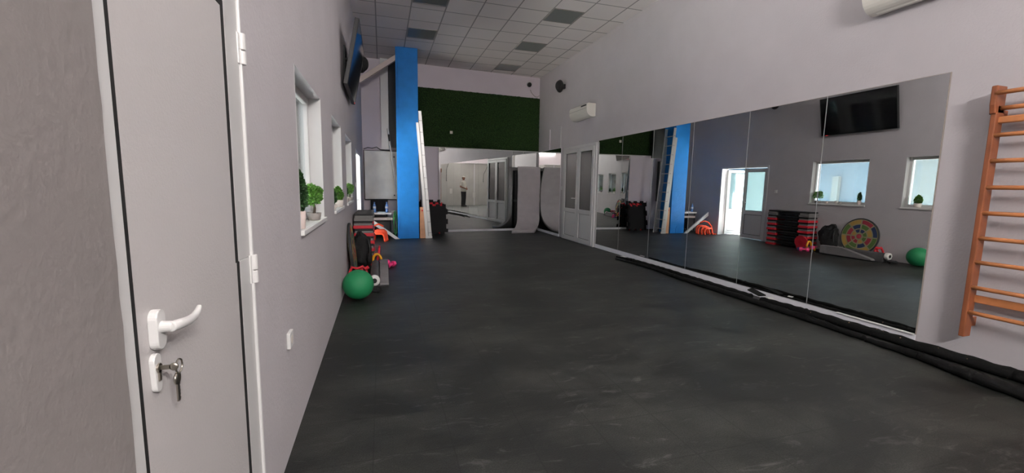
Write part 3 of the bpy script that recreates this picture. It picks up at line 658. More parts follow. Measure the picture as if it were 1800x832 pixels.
# folded grey mats standing on edge
def edge_mat(x0, x1, y0, y1, h, label, m):
    t = thing('exercise_mat', ((x0+x1)/2, y0, 0), label, 'exercise mat', group='folded exercise mats by the left wall')
    f = MB(); n = 14; top = []
    w = (x1-x0); pr = [(x0, 0), (x0, h-w*.45)]
    for k in range(1, n): a = PI*k/n; pr.append((x0+w/2-w/2*math.cos(a), h-w*.45+w*.45*math.sin(a)))
    pr += [(x1, h-w*.45), (x1, 0)]
    f.prism([(x, y0, z) for x, z in pr], (0, y1-y0, 0)); f.build('mat_pad', m, t, bevel=.006)
    f = MB()
    for k in range(3): f.box((x0+w*(.2+.28*k), y0-.002, .01), (x0+w*(.22+.28*k), y0+.001, h-w*.3))
    f.build('fold_line', M_FAB, t)
edge_mat(-.155, -.045, 5.16, 6.22, .17, 'dark grey folded exercise mat with rounded edges, lying behind the green ball', M_EM)
t = thing('exercise_mat', (.01, 5.26, 0), 'pale grey folded exercise mat, sloping at its near end, beside the dark rounded one', 'exercise mat', group='folded exercise mats by the left wall')
f = MB(); f.prism([(-.042, 5.27, .02), (-.042, 5.29, .045), (-.042, 5.80, .175), (-.042, 6.22, .175), (-.042, 6.22, .02)], (.105, 0, 0)); f.build('mat_pad', M_EM2, t, bevel=.006)
f = MB(); f.box((-.042, 5.25, 0), (.06, 6.3, .019)); f.build('base_board', M_DARK, t, bevel=.003)
f = MB(); f.lathe((-.10, 5.115, .118), [(.028, -.03), (.058, -.03), (.062, -.02), (.062, .02), (.058, .03), (.028, .03)], 26, 'y')
t = thing('tape_roll', (-.10, 5.16, .05), 'white roll of tape between the green ball and the dark grey mat', 'tape roll')
f.build('tape_ring', [M_PAPER], t); f = MB(); f.cyl((-.10, 5.083, .118), (-.10, 5.147, .118), .029, seg=20); f.build('tape_core', M_DARK, t)
# black pouch by the ball
def crumple(c, size, seed, lift=0.):
    f = MB(); f.ball((0, 0, 0), 1, 28, 18); rnd = random.Random(seed); ph = [rnd.uniform(0, 6.28) for _ in range(9)]
    for v in f.bm.verts:
        p = v.co.copy(); d = 1+.10*math.sin(4*p.x+ph[0])*math.sin(5*p.z+ph[1])+.07*math.sin(9*p.y+ph[2]+3*p.z)+.05*math.sin(13*p.z+ph[3]+5*p.x)
        q = Vector([math.copysign(abs(x)**.75, x) for x in p])*d
        v.co = Vector((c[0]+q.x*size[0], c[1]+q.y*size[1], max(c[2]+q.z*size[2], lift)))
    return f
t = thing('black_pouch', (-.12, 5.13, 0), 'small crumpled black pouch on floor between the green ball and the mats', 'pouch')
crumple((-.085, 5.03, .032), (.06, .07, .030), 3, .001).build('pouch_body', M_FAB, t, smooth=True)
f = MB(); f.tube([(-.06, 5.06, .05), (-.03, 5.02, .03), (-.01, 5.0, .008), (-.05, 4.97, .007)], .006, 6); f.build('drawstring', M_DARK, t)
# backpack
t = thing('backpack', (-.27, 6.25, .052), 'black backpack slumped against the dartboard beside the left wall', 'backpack')
crumple((-.275, 6.31, .305), (.115, .165, .235), 11, .066).build('bag_body', M_FAB, t, smooth=True)
f = MB(); f.ball((-.185, 6.24, .20), .1, 20, 12, (.4, 1.2, 1.1)); f.build('front_pocket', M_FAB, t, smooth=True)
f = MB(); f.tube([(-.29, 6.18, .52), (-.29, 6.21, .575), (-.29, 6.29, .575), (-.29, 6.32, .52)], .010, 8); f.build('carry_loop', M_DARK, t)
for y in (6.16, 6.36):
    f = MB(); f.tube([(-.20, y, .47), (-.172, y-.01, .36), (-.175, y-.02, .22), (-.2, y-.02, .1)], .014, 8); f.build('shoulder_strap', M_DARK, t)
# low platform under bag: dark boards
t = thing('exercise_mat', (-.28, 5.95, 0), 'flat black folded mat on floor under the black backpack', 'exercise mat')
f = MB(); f.box((-.30, 5.45, 0), (-.168, 6.48, .052)); f.build('mat_pad', M_FOAM, t, bevel=.01)
f = MB(); f.box((-.169, 5.46, .024), (-.166, 6.47, .028)); f.build('fold_line', M_DARK, t)
# dartboard leaning on the wall
t = thing('dartboard', (-.40, 5.80, .06), 'large round target board in coloured rings leaning on the left wall', 'dartboard')
cols = {'b': (.025,.045,.12), 'g': (.10,.19,.045), 'r': (.36,.03,.055), 'y': (.48,.29,.07), 'w': (.34,.30,.18)}
TM = [mat('target_'+k, v, .7) for k, v in cols.items()]; idx = {k: i for i, k in enumerate(cols)}
Rd = .335; la = math.radians(6)
def dpt(r, a, off): # a measured clockwise from the top as seen from the room
    u, v = r*math.sin(a), r*math.cos(a)
    # point on the leaning disc: centre at height, top rests on the wall
    c = Vector((-.362, 5.80, .055+Rd*math.cos(la)))
    return c+Vector((-math.sin(la)*v, -u, math.cos(la)*v))+Vector((math.cos(la), 0, math.sin(la)))*off
f = MB(); n = 64
fr_ = [f.bm.verts.new(dpt(Rd, 2*PI*k/n, 0)) for k in range(n)]; bk_ = [f.bm.verts.new(dpt(Rd, 2*PI*k/n, -.03)) for k in range(n)]
f.bm.faces.new(fr_); f.bm.faces.new(bk_[::-1])
for k in range(n): f.bm.faces.new((fr_[k], bk_[k], bk_[(k+1)%n], fr_[(k+1)%n]))
f.build('board_backing', TM[idx['w']], t)
f = MB(); f.tube([dpt(Rd, 2*PI*k/64, -.012) for k in range(64)], .016, 8, True); f.build('board_rim', M_NAVY, t)
f = MB()
def seg(r0, r1, a0, a1, key):
    f.mi = idx[key]; m = 6
    A = [dpt(r0, a0+(a1-a0)*k/m, .002) for k in range(m+1)]; B = [dpt(r1, a0+(a1-a0)*k/m, .002) for k in range(m+1)]
    f.strip([A, B])
for ring, (r0, r1, keys, g) in enumerate(((.245, .315, 'rbgygygy', .06), (.155, .225, 'gyrbgrrb', .10), (.075, .135, 'bggyrryb', .14))):
    nn = len(keys)
    for k, key in enumerate(keys): seg(r0, r1, 2*PI*k/nn+g, 2*PI*(k+1)/nn-g*.3, key)
f.mi = idx['r']; f.strip([[dpt(.045, 2*PI*k/24, .002) for k in range(25)], [dpt(.001, 2*PI*k/24, .002) for k in range(25)]])
f.build('coloured_segment', TM, t)
# red resistance bands over the mat
f = MB(); f.tube([(-.40, 5.36, .02), (-.39, 5.38, .16), (-.36, 5.40, .23), (-.30, 5.38, .215), (-.24, 5.40, .235), (-.20, 5.39, .20), (-.19, 5.38, .12), (-.20, 5.38, .015)], .017, 8)
f.tube([(-.38, 5.40, .018), (-.35, 5.42, .12), (-.31, 5.43, .17), (-.25, 5.42, .20), (-.215, 5.42, .14), (-.22, 5.41, .015)], .015, 8)
t = thing('resistance_band', (-.29, 5.39, 0), 'red resistance band draped on the floor right behind the green ball', 'resistance band'); f.build('band', M_RED, t)
f = MB(); f.cyl((-.21, 5.36, .21), (-.17, 5.36, .235), .02); f.build('band_grip', M_RED, t)
# dumbbells and small weights
def dumbbell(c, ang, r, l, m, label):
    t = thing('dumbbell', (c[0], c[1], c[2]-r), label, 'dumbbell'); d = Vector((math.cos(ang), math.sin(ang), 0)); c = Vector(c)
    for s_ in (-1, 1):
        f = MB(); p = c+d*(s_*l/2); q = d*(r*.62)
        f.cyl(p-q, p+q, r, seg=6); f.build('weight_head', m, t, bevel=.006)
    f = MB(); f.cyl(c-d*(l/2), c+d*(l/2), r*.42, seg=14); f.build('grip', m, t)
dumbbell((.11, 6.50, .045), .9, .045, .12, M_PINK, 'small pink dumbbell on the floor beyond the grey mats')
f = MB(); f.ball((.05, 6.08, .145), .04, 20, 12); f.cyl((-.06, 6.08, .15), (.03, 6.08, .147), .015); f.box((-.02, 6.02, 0), (.07, 6.14, .107))
t = thing('massage_ball', (.05, 6.1, 0), 'bright pink massage ball with handle beyond the pale grey sloping mat', 'massage ball'); 
f.bm.free(); f = MB(); f.ball((.06, 6.37, .10), .042, 20, 12); f.build('ball_head', M_PINK, t, smooth=True); f = MB(); f.cyl((-.05, 6.37, .112), (.03, 6.37, .104), .014); f.build('grip', M_PINK, t)
f = MB(); f.cyl((.055, 6.37, 0), (.055, 6.37, .065), .03, .02); f.build('stand', M_DARK, t)
dumbbell((-.06, 6.50, .042), .5, .042, .12, M_YEL, 'yellow dumbbell on floor at the far end of the grey mats')
t = thing('yellow_ring', (-.10, 6.36, .1), 'yellow foam arch standing just beyond the dark grey folded mat', 'foam ring')
f = MB(); f.tube([(-.10+.055*math.cos(PI*k/10), 5.98, .305+.05*math.sin(PI*k/10)) for k in range(11)], .014, 10); f.bm.free()
f = MB(); f.tube([(-.03, 6.56-.0*k, .16) if False else (-.085+.06*math.cos(PI*k/12), 6.56, .09+.105*math.sin(PI*k/12)) for k in range(13)], .019, 10)
f.build('ring', M_YEL, t)
t.location = (-.085, 6.56, .09)
for ch in [c for c in bpy.data.objects if c.parent == t]: ch.data.transform(Matrix.Translation((-.10-(-.085), 6.36-6.56, .1-.09)))
f = MB(); f.cyl((-.02, 6.86, .2), (-.0, 6.86, .2), .001); f.bm.free()
t = thing('weight_disc', (-.06, 6.66, 0), 'red round foam disc leaning on the stack of step platforms', 'disc')
f = MB(); c = Vector((-.08, 6.72, .155)); rt = roty(.12)
f.cyl((-.085, 6.72, .155), (-.055, 6.72, .15), .15, seg=36); f.build('disc_pad', M_RED, t, bevel=.008)
f = MB(); f.cyl((-.055, 6.72, .15), (-.05, 6.72, .149), .05, seg=24); f.build('disc_centre', M_REDF, t)
dumbbell((.04, 6.63, .035), .2, .035, .10, M_PURP, 'small dark purple dumbbell on floor beside the red disc')

# step platforms: seven in a stack
ZST = [.0 + .1135*k for k in range(7)]
names = ['lowest', 'second lowest', 'third from the bottom', 'middle', 'third from the top', 'second from the top', 'topmost']
for k, z in enumerate(ZST):
    red = k < 6; jx, jy = random.uniform(-.008, .008), random.uniform(-.02, .02)
    x0, x1, y0, y1 = -.41+jx+.008, -.135+jx, 6.66+jy, 7.64+jy
    lab = ('%s step platform of the stack, black deck on red risers' if red else '%s step platform of the stack, black deck on grey risers') % names[k]
    t = thing('step_platform', ((x0+x1)/2, (y0+y1)/2, z), lab, 'step platform', group='step platforms stacked by the left wall')
    f = MB(); f.box((x0, y0, z+.082), (x1, y1, z+.1125)); f.box((x0+.02, y0+.25, z+.03), (x1-.02, y1-.25, z+.082)); f.build('deck', M_DARK, t, bevel=.010)
    f = MB(); f.box((x0+.012, y0+.012, z+.1125), (x1-.012, y1-.012, z+.1135)); f.build('grip_mat', M_EM, t)
    for a, c in ((y0-.008, y0+.22), (y1-.22, y1+.008)):
        f = MB(); f.box((x0-.006, a, z+.001), (x1+.006, c, z+.048)); f.build('riser', M_RED if red else M_STEPG, t, bevel=.006)
        f = MB(); f.box((x0+.004, a+.01, z+.048), (x1-.004, c-.01, z+.082)); f.build('riser_top', M_STEPG, t, bevel=.004)

# ------------------------------------------------------------------ niche: chair, desk, bottles, hurdles, hose
t = thing('office_chair', (-.06, 10.68, 0), 'black padded chair pushed behind the small white desk in the niche', 'chair')
f = MB(); f.box((-.26, 10.80, .50), (.14, 10.855, .86)); f.build('backrest', M_FAB, t, bevel=.05, seg=4)
f = MB(); f.box((-.25, 10.53, .40), (.13, 10.80, .46)); f.build('seat', M_FAB, t, bevel=.02, seg=3)
for x in (-.23, .11):
    f = MB(); f.tube([(x, 10.80, .43), (x, 10.855, .46), (x, 10.86, .62)], .012, 8); f.build('back_support', M_NAVY, t)
    for y in (10.55, 10.79):
        f = MB(); f.cyl((x, y, 0), (x, y, .42), .012); f.build('leg', M_NAVY, t)
t = thing('desk', (-.03, 10.3, 0), 'small white topped desk with black legs left of the blue column', 'desk')
f = MB(); f.box((-.26, 10.12, .535), (.205, 10.50, .578)); f.build('desk_top', M_WHITE, t, bevel=.008)
f = MB(); f.box((-.235, 10.14, .405), (.235, 10.48, .46)); f.build('drawer', M_POTP, t, bevel=.006)
f = MB(); f.box((.10, 10.135, .425), (.20, 10.141, .44)); f.build('drawer_pull', M_POTG, t)
for x in (-.225, .21):
    for y in (10.16, 10.46):
        f = MB(); f.box((x-.012, y-.012, 0), (x+.012, y+.012, .535)); f.build('leg', M_NAVY, t)
f = MB(); f.box((-.225, 10.47, .06), (.21, 10.475, .40)); f.build('back_panel', M_DARK, t)
f = MB(); f.box((-.10, 10.18, .578), (.06, 10.32, .588)); f.box((-.07, 10.2, .588), (.04, 10.30, .594)); tag(f.build('paper_pad', M_PAPER, bevel=.002), 'white paper pad lying on the small desk between the two bottles', 'paper pad')
def bottle(x, y, z, label):
    t = thing('water_bottle', (x, y, z), label, 'bottle', group='water bottles on the small desk')
    f = MB(); f.lathe((x, y, z), [(.028, 0), (.034, .006), (.034, .07), (.031, .075), (.034, .08), (.034, .14), (.03, .165), (.014, .20), (.013, .215)], 20); f.build('bottle_body', M_BOT, t)
    f = MB(); f.lathe((x, y, z), [(.0345, .09), (.035, .092), (.035, .135), (.0345, .138)], 20); f.build('bottle_label', M_LABEL, t)
    f = MB(); f.cyl((x, y, z+.215), (x, y, z+.238), .016, seg=16); f.build('bottle_cap', M_BOT, t)
bottle(-.165, 10.22, .578, 'left blue water bottle on the small white desk'); bottle(.105, 10.24, .578, 'right blue water bottle on the small white desk, nearest the blue column')
f = MB()
for k in range(3):
    f.tube([(.29+.032*math.cos(a*PI/10)*(1+.1*k), 10.10+.024*k, .30+.05*k+.22*math.sin(a*PI/10)) for a in range(20)], .010, 7, True)
t = thing('garden_hose', (.25, 10.2, 0), 'coiled green hose hanging between the small desk and the blue column', 'hose'); f.build('hose_coil', M_HOSE, t)
f = MB(); f.tube([(.29, 10.12, .085), (.29, 10.12, .03), (.30, 10.06, .012), (.27, 10.0, .012)], .010, 7); f.build('hose_end', M_HOSE, t)
def hurdle(x0, x1, y, h, rad, m=M_ORANGE):
    pts = []
    foot = .035
    pts += [(x0, y-foot, rad), (x0, y-.02, rad), (x0+.005, y, rad+.02), (x0+.015, y+.01, h*.55), (x0+.03, y, h-.05), (x0+.06, y, h-rad)]
    pts += [((x0+x1)/2, y-.005, h-rad)]
    pts += [(x1-.06, y, h-rad), (x1-.03, y, h-.05), (x1-.015, y+.01, h*.55), (x1-.005, y, rad+.02), (x1, y-.02, rad), (x1, y-foot, rad)]
    return MB().tube(pts, rad, 10)
for k, (x0, x1, y, h, lab) in enumerate(((-.22, .05, 9.42, .20, 'orange training hurdle, front one of the row below the white plank'), (-.19, .075, 9.51, .225, 'orange training hurdle, second of the row below the white plank'), (-.205, .10, 9.60, .245, 'orange training hurdle, third of the row below the white plank'), (-.17, .09, 9.69, .25, 'orange training hurdle, rearmost of the row below the white plank'))):
    t = thing('training_hurdle', ((x0+x1)/2, y, 0), lab, 'hurdle', group='orange training hurdles by the blue column')
    hurdle(x0, x1, y, h, .025).build('hurdle_tube', M_ORANGE, t, smooth=True)
    f = MB(); f.box((x0+.09, y-.03, h-.045), (x1-.09, y+.02, h-.032)); f.build('hurdle_label', M_ORANGE, t)
t = thing('training_hurdle', (-.1, 9.6, 0), 'larger orange hurdle tipped over the others, nearest the open double door', 'hurdle', group='orange training hurdles by the blue column')
MB().tube([(-.29, 9.37, .02), (-.29, 9.47, .02), (-.285, 9.50, .05), (-.26, 9.52, .22), (-.18, 9.56, .33), (-.08, 9.60, .365), (-.02, 9.62, .335), (.02, 9.64, .31)], .017, 10).build('hurdle_tube', M_ORANGE, t, smooth=True)

# ------------------------------------------------------------------ plants on the window sills
def leaf_cloud(mb, c, rad, n, size, rnd, squash=(1,1,1), cone=False):
    c = Vector(c)
    for _ in range(n):
        while True:
            p = Vector((rnd.uniform(-1,1), rnd.uniform(-1,1), rnd.uniform(-1,1)))
            if p.length <= 1 and p.length > .45: break
        if cone: tz = (p.z+1)/2; k = 1-.55*tz; p.x *= k; p.y *= k
        q = c+Vector((p.x*rad*squash[0], p.y*rad*squash[1], p.z*rad*squash[2]))
        d = (p.normalized()+Vector((rnd.uniform(-.7,.7), rnd.uniform(-.7,.7), rnd.uniform(-.3,.8)))).normalized()
        s_ = d.orthogonal().normalized(); s_.rotate(Matrix.Rotation(rnd.uniform(0, 6.28), 3, d)); l = size*rnd.uniform(.7, 1.4); w = l*.32
        up = d.cross(s_)*w*.3
        v = [mb.bm.verts.new(x) for x in (q, q+d*l*.5+s_*w+up, q+d*l, q+d*l*.5-s_*w+up)]
        mb.bm.faces.new(v)
SX = L-.03
def pot(t, c, r0, r1, h, m, sx=1., name='pot'):
    f = MB(); f.lathe((0,0,0), [(r0*.9, 0), (r0, .004), (r1, h), (r1-.006, h), (r1-.01, h-.012)], 28)
    bmesh.ops.transform(f.bm, matrix=Matrix.Translation(c) @ Matrix.Diagonal((1, sx, 1, 1)), verts=f.bm.verts[:]); f.build(name, m, t)
    f = MB(); f.lathe((0,0,0), [(.001, h-.012), (r1-.009, h-.012), (r1-.009, h-.016), (.001, h-.016)], 20)
    bmesh.ops.transform(f.bm, matrix=Matrix.Translation(c) @ Matrix.Diagonal((1, sx, 1, 1)), verts=f.bm.verts[:]); f.build('soil', M_BARK, t)
def conifer(y, label, ph=.095, pr=.042, fh=.19, fr_=.055, m=M_LEAFD, pm=M_POTP, x=SX, seed=1, n=1500, name='potted_conifer'):
    t = thing(name, (x, y, ZB), label, 'plant'); rnd = random.Random(seed)
    pot(t, (x, y, ZB+.0005), pr*.88, pr, ph, pm)
    f = MB(); f.tube([(x, y, ZB+ph-.014), (x+.003, y, ZB+ph+fh*.4), (x, y, ZB+ph+fh*.8)], [.006, .005, .003], 7); f.build('trunk', M_BARK, t)
    f = MB(); leaf_cloud(f, (x, y, ZB+ph+fh*.5), 1, n, .018, rnd, (fr_, fr_, fh*.52), True); f.build('foliage', m, t)
    return t
def bonsai(y, label, pm, m, x=SX, seed=2, ph=.05, sc_=1., n=900):
    t = thing('bonsai_tree', (x, y, ZB), label, 'plant'); rnd = random.Random(seed)
    pot(t, (x, y, ZB+.0005), .038*sc_, .046*sc_, ph, pm, 1.25)
    pts = [(x, y, ZB+ph-.014), (x+.004, y+.012*sc_, ZB+ph+.03*sc_), (x-.002, y+.02*sc_, ZB+ph+.06*sc_), (x+.004, y+.004*sc_, ZB+ph+.10*sc_)]
    f = MB(); f.tube(pts, [.009*sc_, .008*sc_, .006*sc_, .004*sc_], 8)
    f.tube([pts[2], (x+.02*sc_, y-.04*sc_, ZB+ph+.085*sc_)], .004*sc_, 6); f.tube([pts[2], (x+.0, y+.05*sc_, ZB+ph+.085*sc_)], .004*sc_, 6); f.build('trunk', M_BARK, t)
    f = MB()
    for dx, dy, dz, r in ((.012, -.05, .095, .045), (0, .055, .095, .042), (.006, .0, .125, .055), (-.012, -.022, .15, .036), (.016, .03, .14, .034)):
        leaf_cloud(f, (x+dx*sc_, y+dy*sc_, ZB+ph+dz*sc_), 1, n//5, .02*sc_, rnd, (r*sc_*.8, r*sc_, r*sc_*.75))
    f.build('foliage', m, t); return t
conifer(2.63, 'dark green conifer in a tall pinkish pot on the nearest window sill', ph=.10, pr=.036, fh=.23, fr_=.052, x=L-.022, seed=3)
bonsai(3.24, 'bonsai tree in a grey boat shaped pot on the nearest window sill', M_POTG, M_LEAF, x=L-.03, seed=5, ph=.05, sc_=1.05, n=1100)
conifer(4.42, 'dark conifer in a small white pot on the middle window sill', ph=.055, pr=.036, fh=.15, fr_=.045, m=M_LEAFD, pm=M_POT, x=L-.035, seed=7)
t = conifer(4.98, 'bushy green plant in a round white bowl on the middle window sill', ph=.075, pr=.055, fh=.135, fr_=.066, m=M_LEAF, pm=M_POT, x=L-.03, seed=8, n=1500, name='potted_bush')
f = MB(); f.ball((L-.03, 4.60, ZB+.024), .03, 18, 12, (1, 1.3, .8)); tag(f.build('white_pebble', M_POT, smooth=True), 'round white pebble on the middle window sill between its two plants', 'pebble')
conifer(5.93, 'dark narrow conifer in a pinkish white pot at the near end of the far sill', ph=.085, pr=.034, fh=.15, fr_=.036, m=M_LEAFD, pm=M_POTP, x=L-.03, seed=9)
bonsai(6.75, 'light green bonsai tree at the far end of the far window sill', M_POTG, M_LEAFL, x=L-.03, seed=12, ph=.045, sc_=1.1, n=1000)
for y, r, h, m, lab, nm in ((6.28, .026, .05, M_POTG, 'small grey cup on the far window sill, nearest the middle', 'ceramic_cup'), (6.36, .03, .06, M_POT, 'small white cup beside the grey cup on the far window sill', 'ceramic_cup'), (6.56, .027, .048, M_POTP, 'small pinkish pot next to the light green bonsai tree', 'ceramic_cup')):
    t = thing(nm, (L-.03, y, ZB), lab, 'cup'); f = MB(); f.lathe((L-.03, y, ZB+.0005), [(r*.8, 0), (r, h*.3), (r, h), (r-.004, h), (r-.006, h*.2), (.001, h*.18)], 22); f.build('cup_body', m, t)
    f = MB(); f.tube([(L-.03, y+r-.002, ZB+h*.75), (L-.03, y+r+.012, ZB+h*.7), (L-.03, y+r+.012, ZB+h*.35), (L-.03, y+r-.002, ZB+h*.3)], .003, 6); f.build('cup_handle', m, t)

# ------------------------------------------------------------------ unlit ceiling panels
cs = [(x, y) for x in (.81, 3.08) for y in (.28, 2.01, 3.73, 5.46, 7.195, 8.92, 10.64)]
place = {10.64: 'nearest the back wall', 8.92: 'second from the back wall', 7.195: 'third from the back wall', 5.46: 'fourth from the back wall', 3.73: 'fifth from the back wall', 2.01: 'sixth from the back wall', .28: 'seventh from the back wall'}
for x, y in cs:
    if x < 1 and y > 10: continue
    row = 'left' if x < 2 else 'right'
    t = thing('ceiling_panel', (x, y, CEIL), 'unlit grey ceiling light panel in the %s row, %s' % (row, place[y]), 'ceiling light', group='unlit ceiling light panels')
    f = MB(); w, h = .272, .276
    f.box((x-w, y-h, CEIL-.010), (x-w+.016, y+h, CEIL-.0005)); f.box((x+w-.016, y-h, CEIL-.010), (x+w, y+h, CEIL-.0005)); f.box((x-w+.016, y-h, CEIL-.010), (x+w-.016, y-h+.016, CEIL-.0005)); f.box((x-w+.016, y+h-.016, CEIL-.010), (x+w-.016, y+h, CEIL-.0005)); f.build('panel_frame', M_POTG, t)
    f = MB(); f.box((x-w+.016, y-h+.016, CEIL-.006), (x+w-.016, y+h-.016, CEIL-.0005)); f.build('diffuser', M_TILE_OFF, t)

# ------------------------------------------------------------------ near wall: lit tube lamp, straps, papers; added hanging fill lamps
for x0, x1, lab in ((.56, 1.96, 'lit white tube lamp high on the near wall, mirrored in the back corner'),):
    t = thing('tube_lamp', ((x0+x1)/2, YN, 3.2), lab, 'lamp')
    f = MB(); f.box((x0, YN+.002, 3.20), (x1, YN+.06, 3.25)); f.build('lamp_housing', M_HANDLE, t, bevel=.004)
    f = MB(); f.cyl((x0+.03, YN+.085, 3.185), (x1-.03, YN+.085, 3.185), .018, seg=14); f.build('lamp_tube', M_TUBE, t)
    for x in (x0+.02, x1-.02):
        f = MB(); f.box((x-.012, YN+.03, 3.16), (x+.012, YN+.11, 3.225)); f.build('tube_socket', M_HANDLE, t, bevel=.003)
M_TUBE2 = mat('lit_fill_tube', (.9,.9,.9), .4, emit=(1.,.97,.94), estr=22.)  # tubes of unseen fill lamps, added to brighten walls and ceiling
M_TUBE3 = mat('bright_fill_tube', (.9,.9,.9), .4, emit=(1.,.95,.95), estr=58.)
for y, lab in ((.9, 'added fill tube lamp over the near end of the room, nearest the near wall'), (2.7, 'added fill tube lamp over the room, middle one of the row'), (4.2, 'added fill tube lamp over the room, farthest from the near wall')):
    t = thing('added_fill_lamp', (1.9, y, 3.4), lab, 'lamp', group='added fill lamps hung from the ceiling')
    f = MB(); f.box((1.885, y-.65, 3.46), (1.915, y+.65, 3.49)); f.build('lamp_housing', M_HANDLE, t, bevel=.004)
    f = MB(); f.cyl((1.9, y-.6, 3.42), (1.9, y+.6, 3.42), .018, seg=14); f.build('lamp_tube', M_TUBE3 if y > 3 else M_TUBE2, t)
    for dy in (-.63, .63):
        f = MB(); f.box((1.885, y+dy-.012, 3.40), (1.915, y+dy+.012, 3.465)); f.build('tube_socket', M_HANDLE, t, bevel=.003)
        f = MB(); f.cyl((1.9, y+dy*.8, 3.488), (1.9, y+dy*.8, CEIL-.001), .004, seg=8); f.build('hanger_wire', M_NAVY, t)
def strap(pts, lab):
    f = MB(); f.tube(pts, .011, 8); t = thing('hanging_cable', pts[-1], lab, 'cable'); f.build('cable', M_NAVY, t)
    f = MB(); f.ball(Vector(pts[-1]), .02, 10, 8); f.build('cable_end', M_DARK, t)
strap([(2.265, YN+.03, 2.48), (2.39, YN+.03, 2.15), (2.405, YN+.03, 2.05), (2.405, YN+.03, 1.45)], 'dark bent cable on the near wall, the one by the right wall')
strap([(-.26, YN+.03, 2.48), (-.03, YN+.03, 2.0), (.04, YN+.03, 1.9), (.06, YN+.03, 1.43)], 'dark bent cable on the near wall, the one by the left wall')
for x, z, lab in ((2.12, .85, 'white paper sheet on the near wall, the one right of the person'), (.66, .62, 'white paper sheet on the near wall, the one left of the person')):
    f = MB(); f.box((x-.08, YN+.021, z-.15), (x+.08, YN+.026, z+.15)); tag(f.build('hanging_paper_sheet', M_PAPER), lab, 'paper sheet')
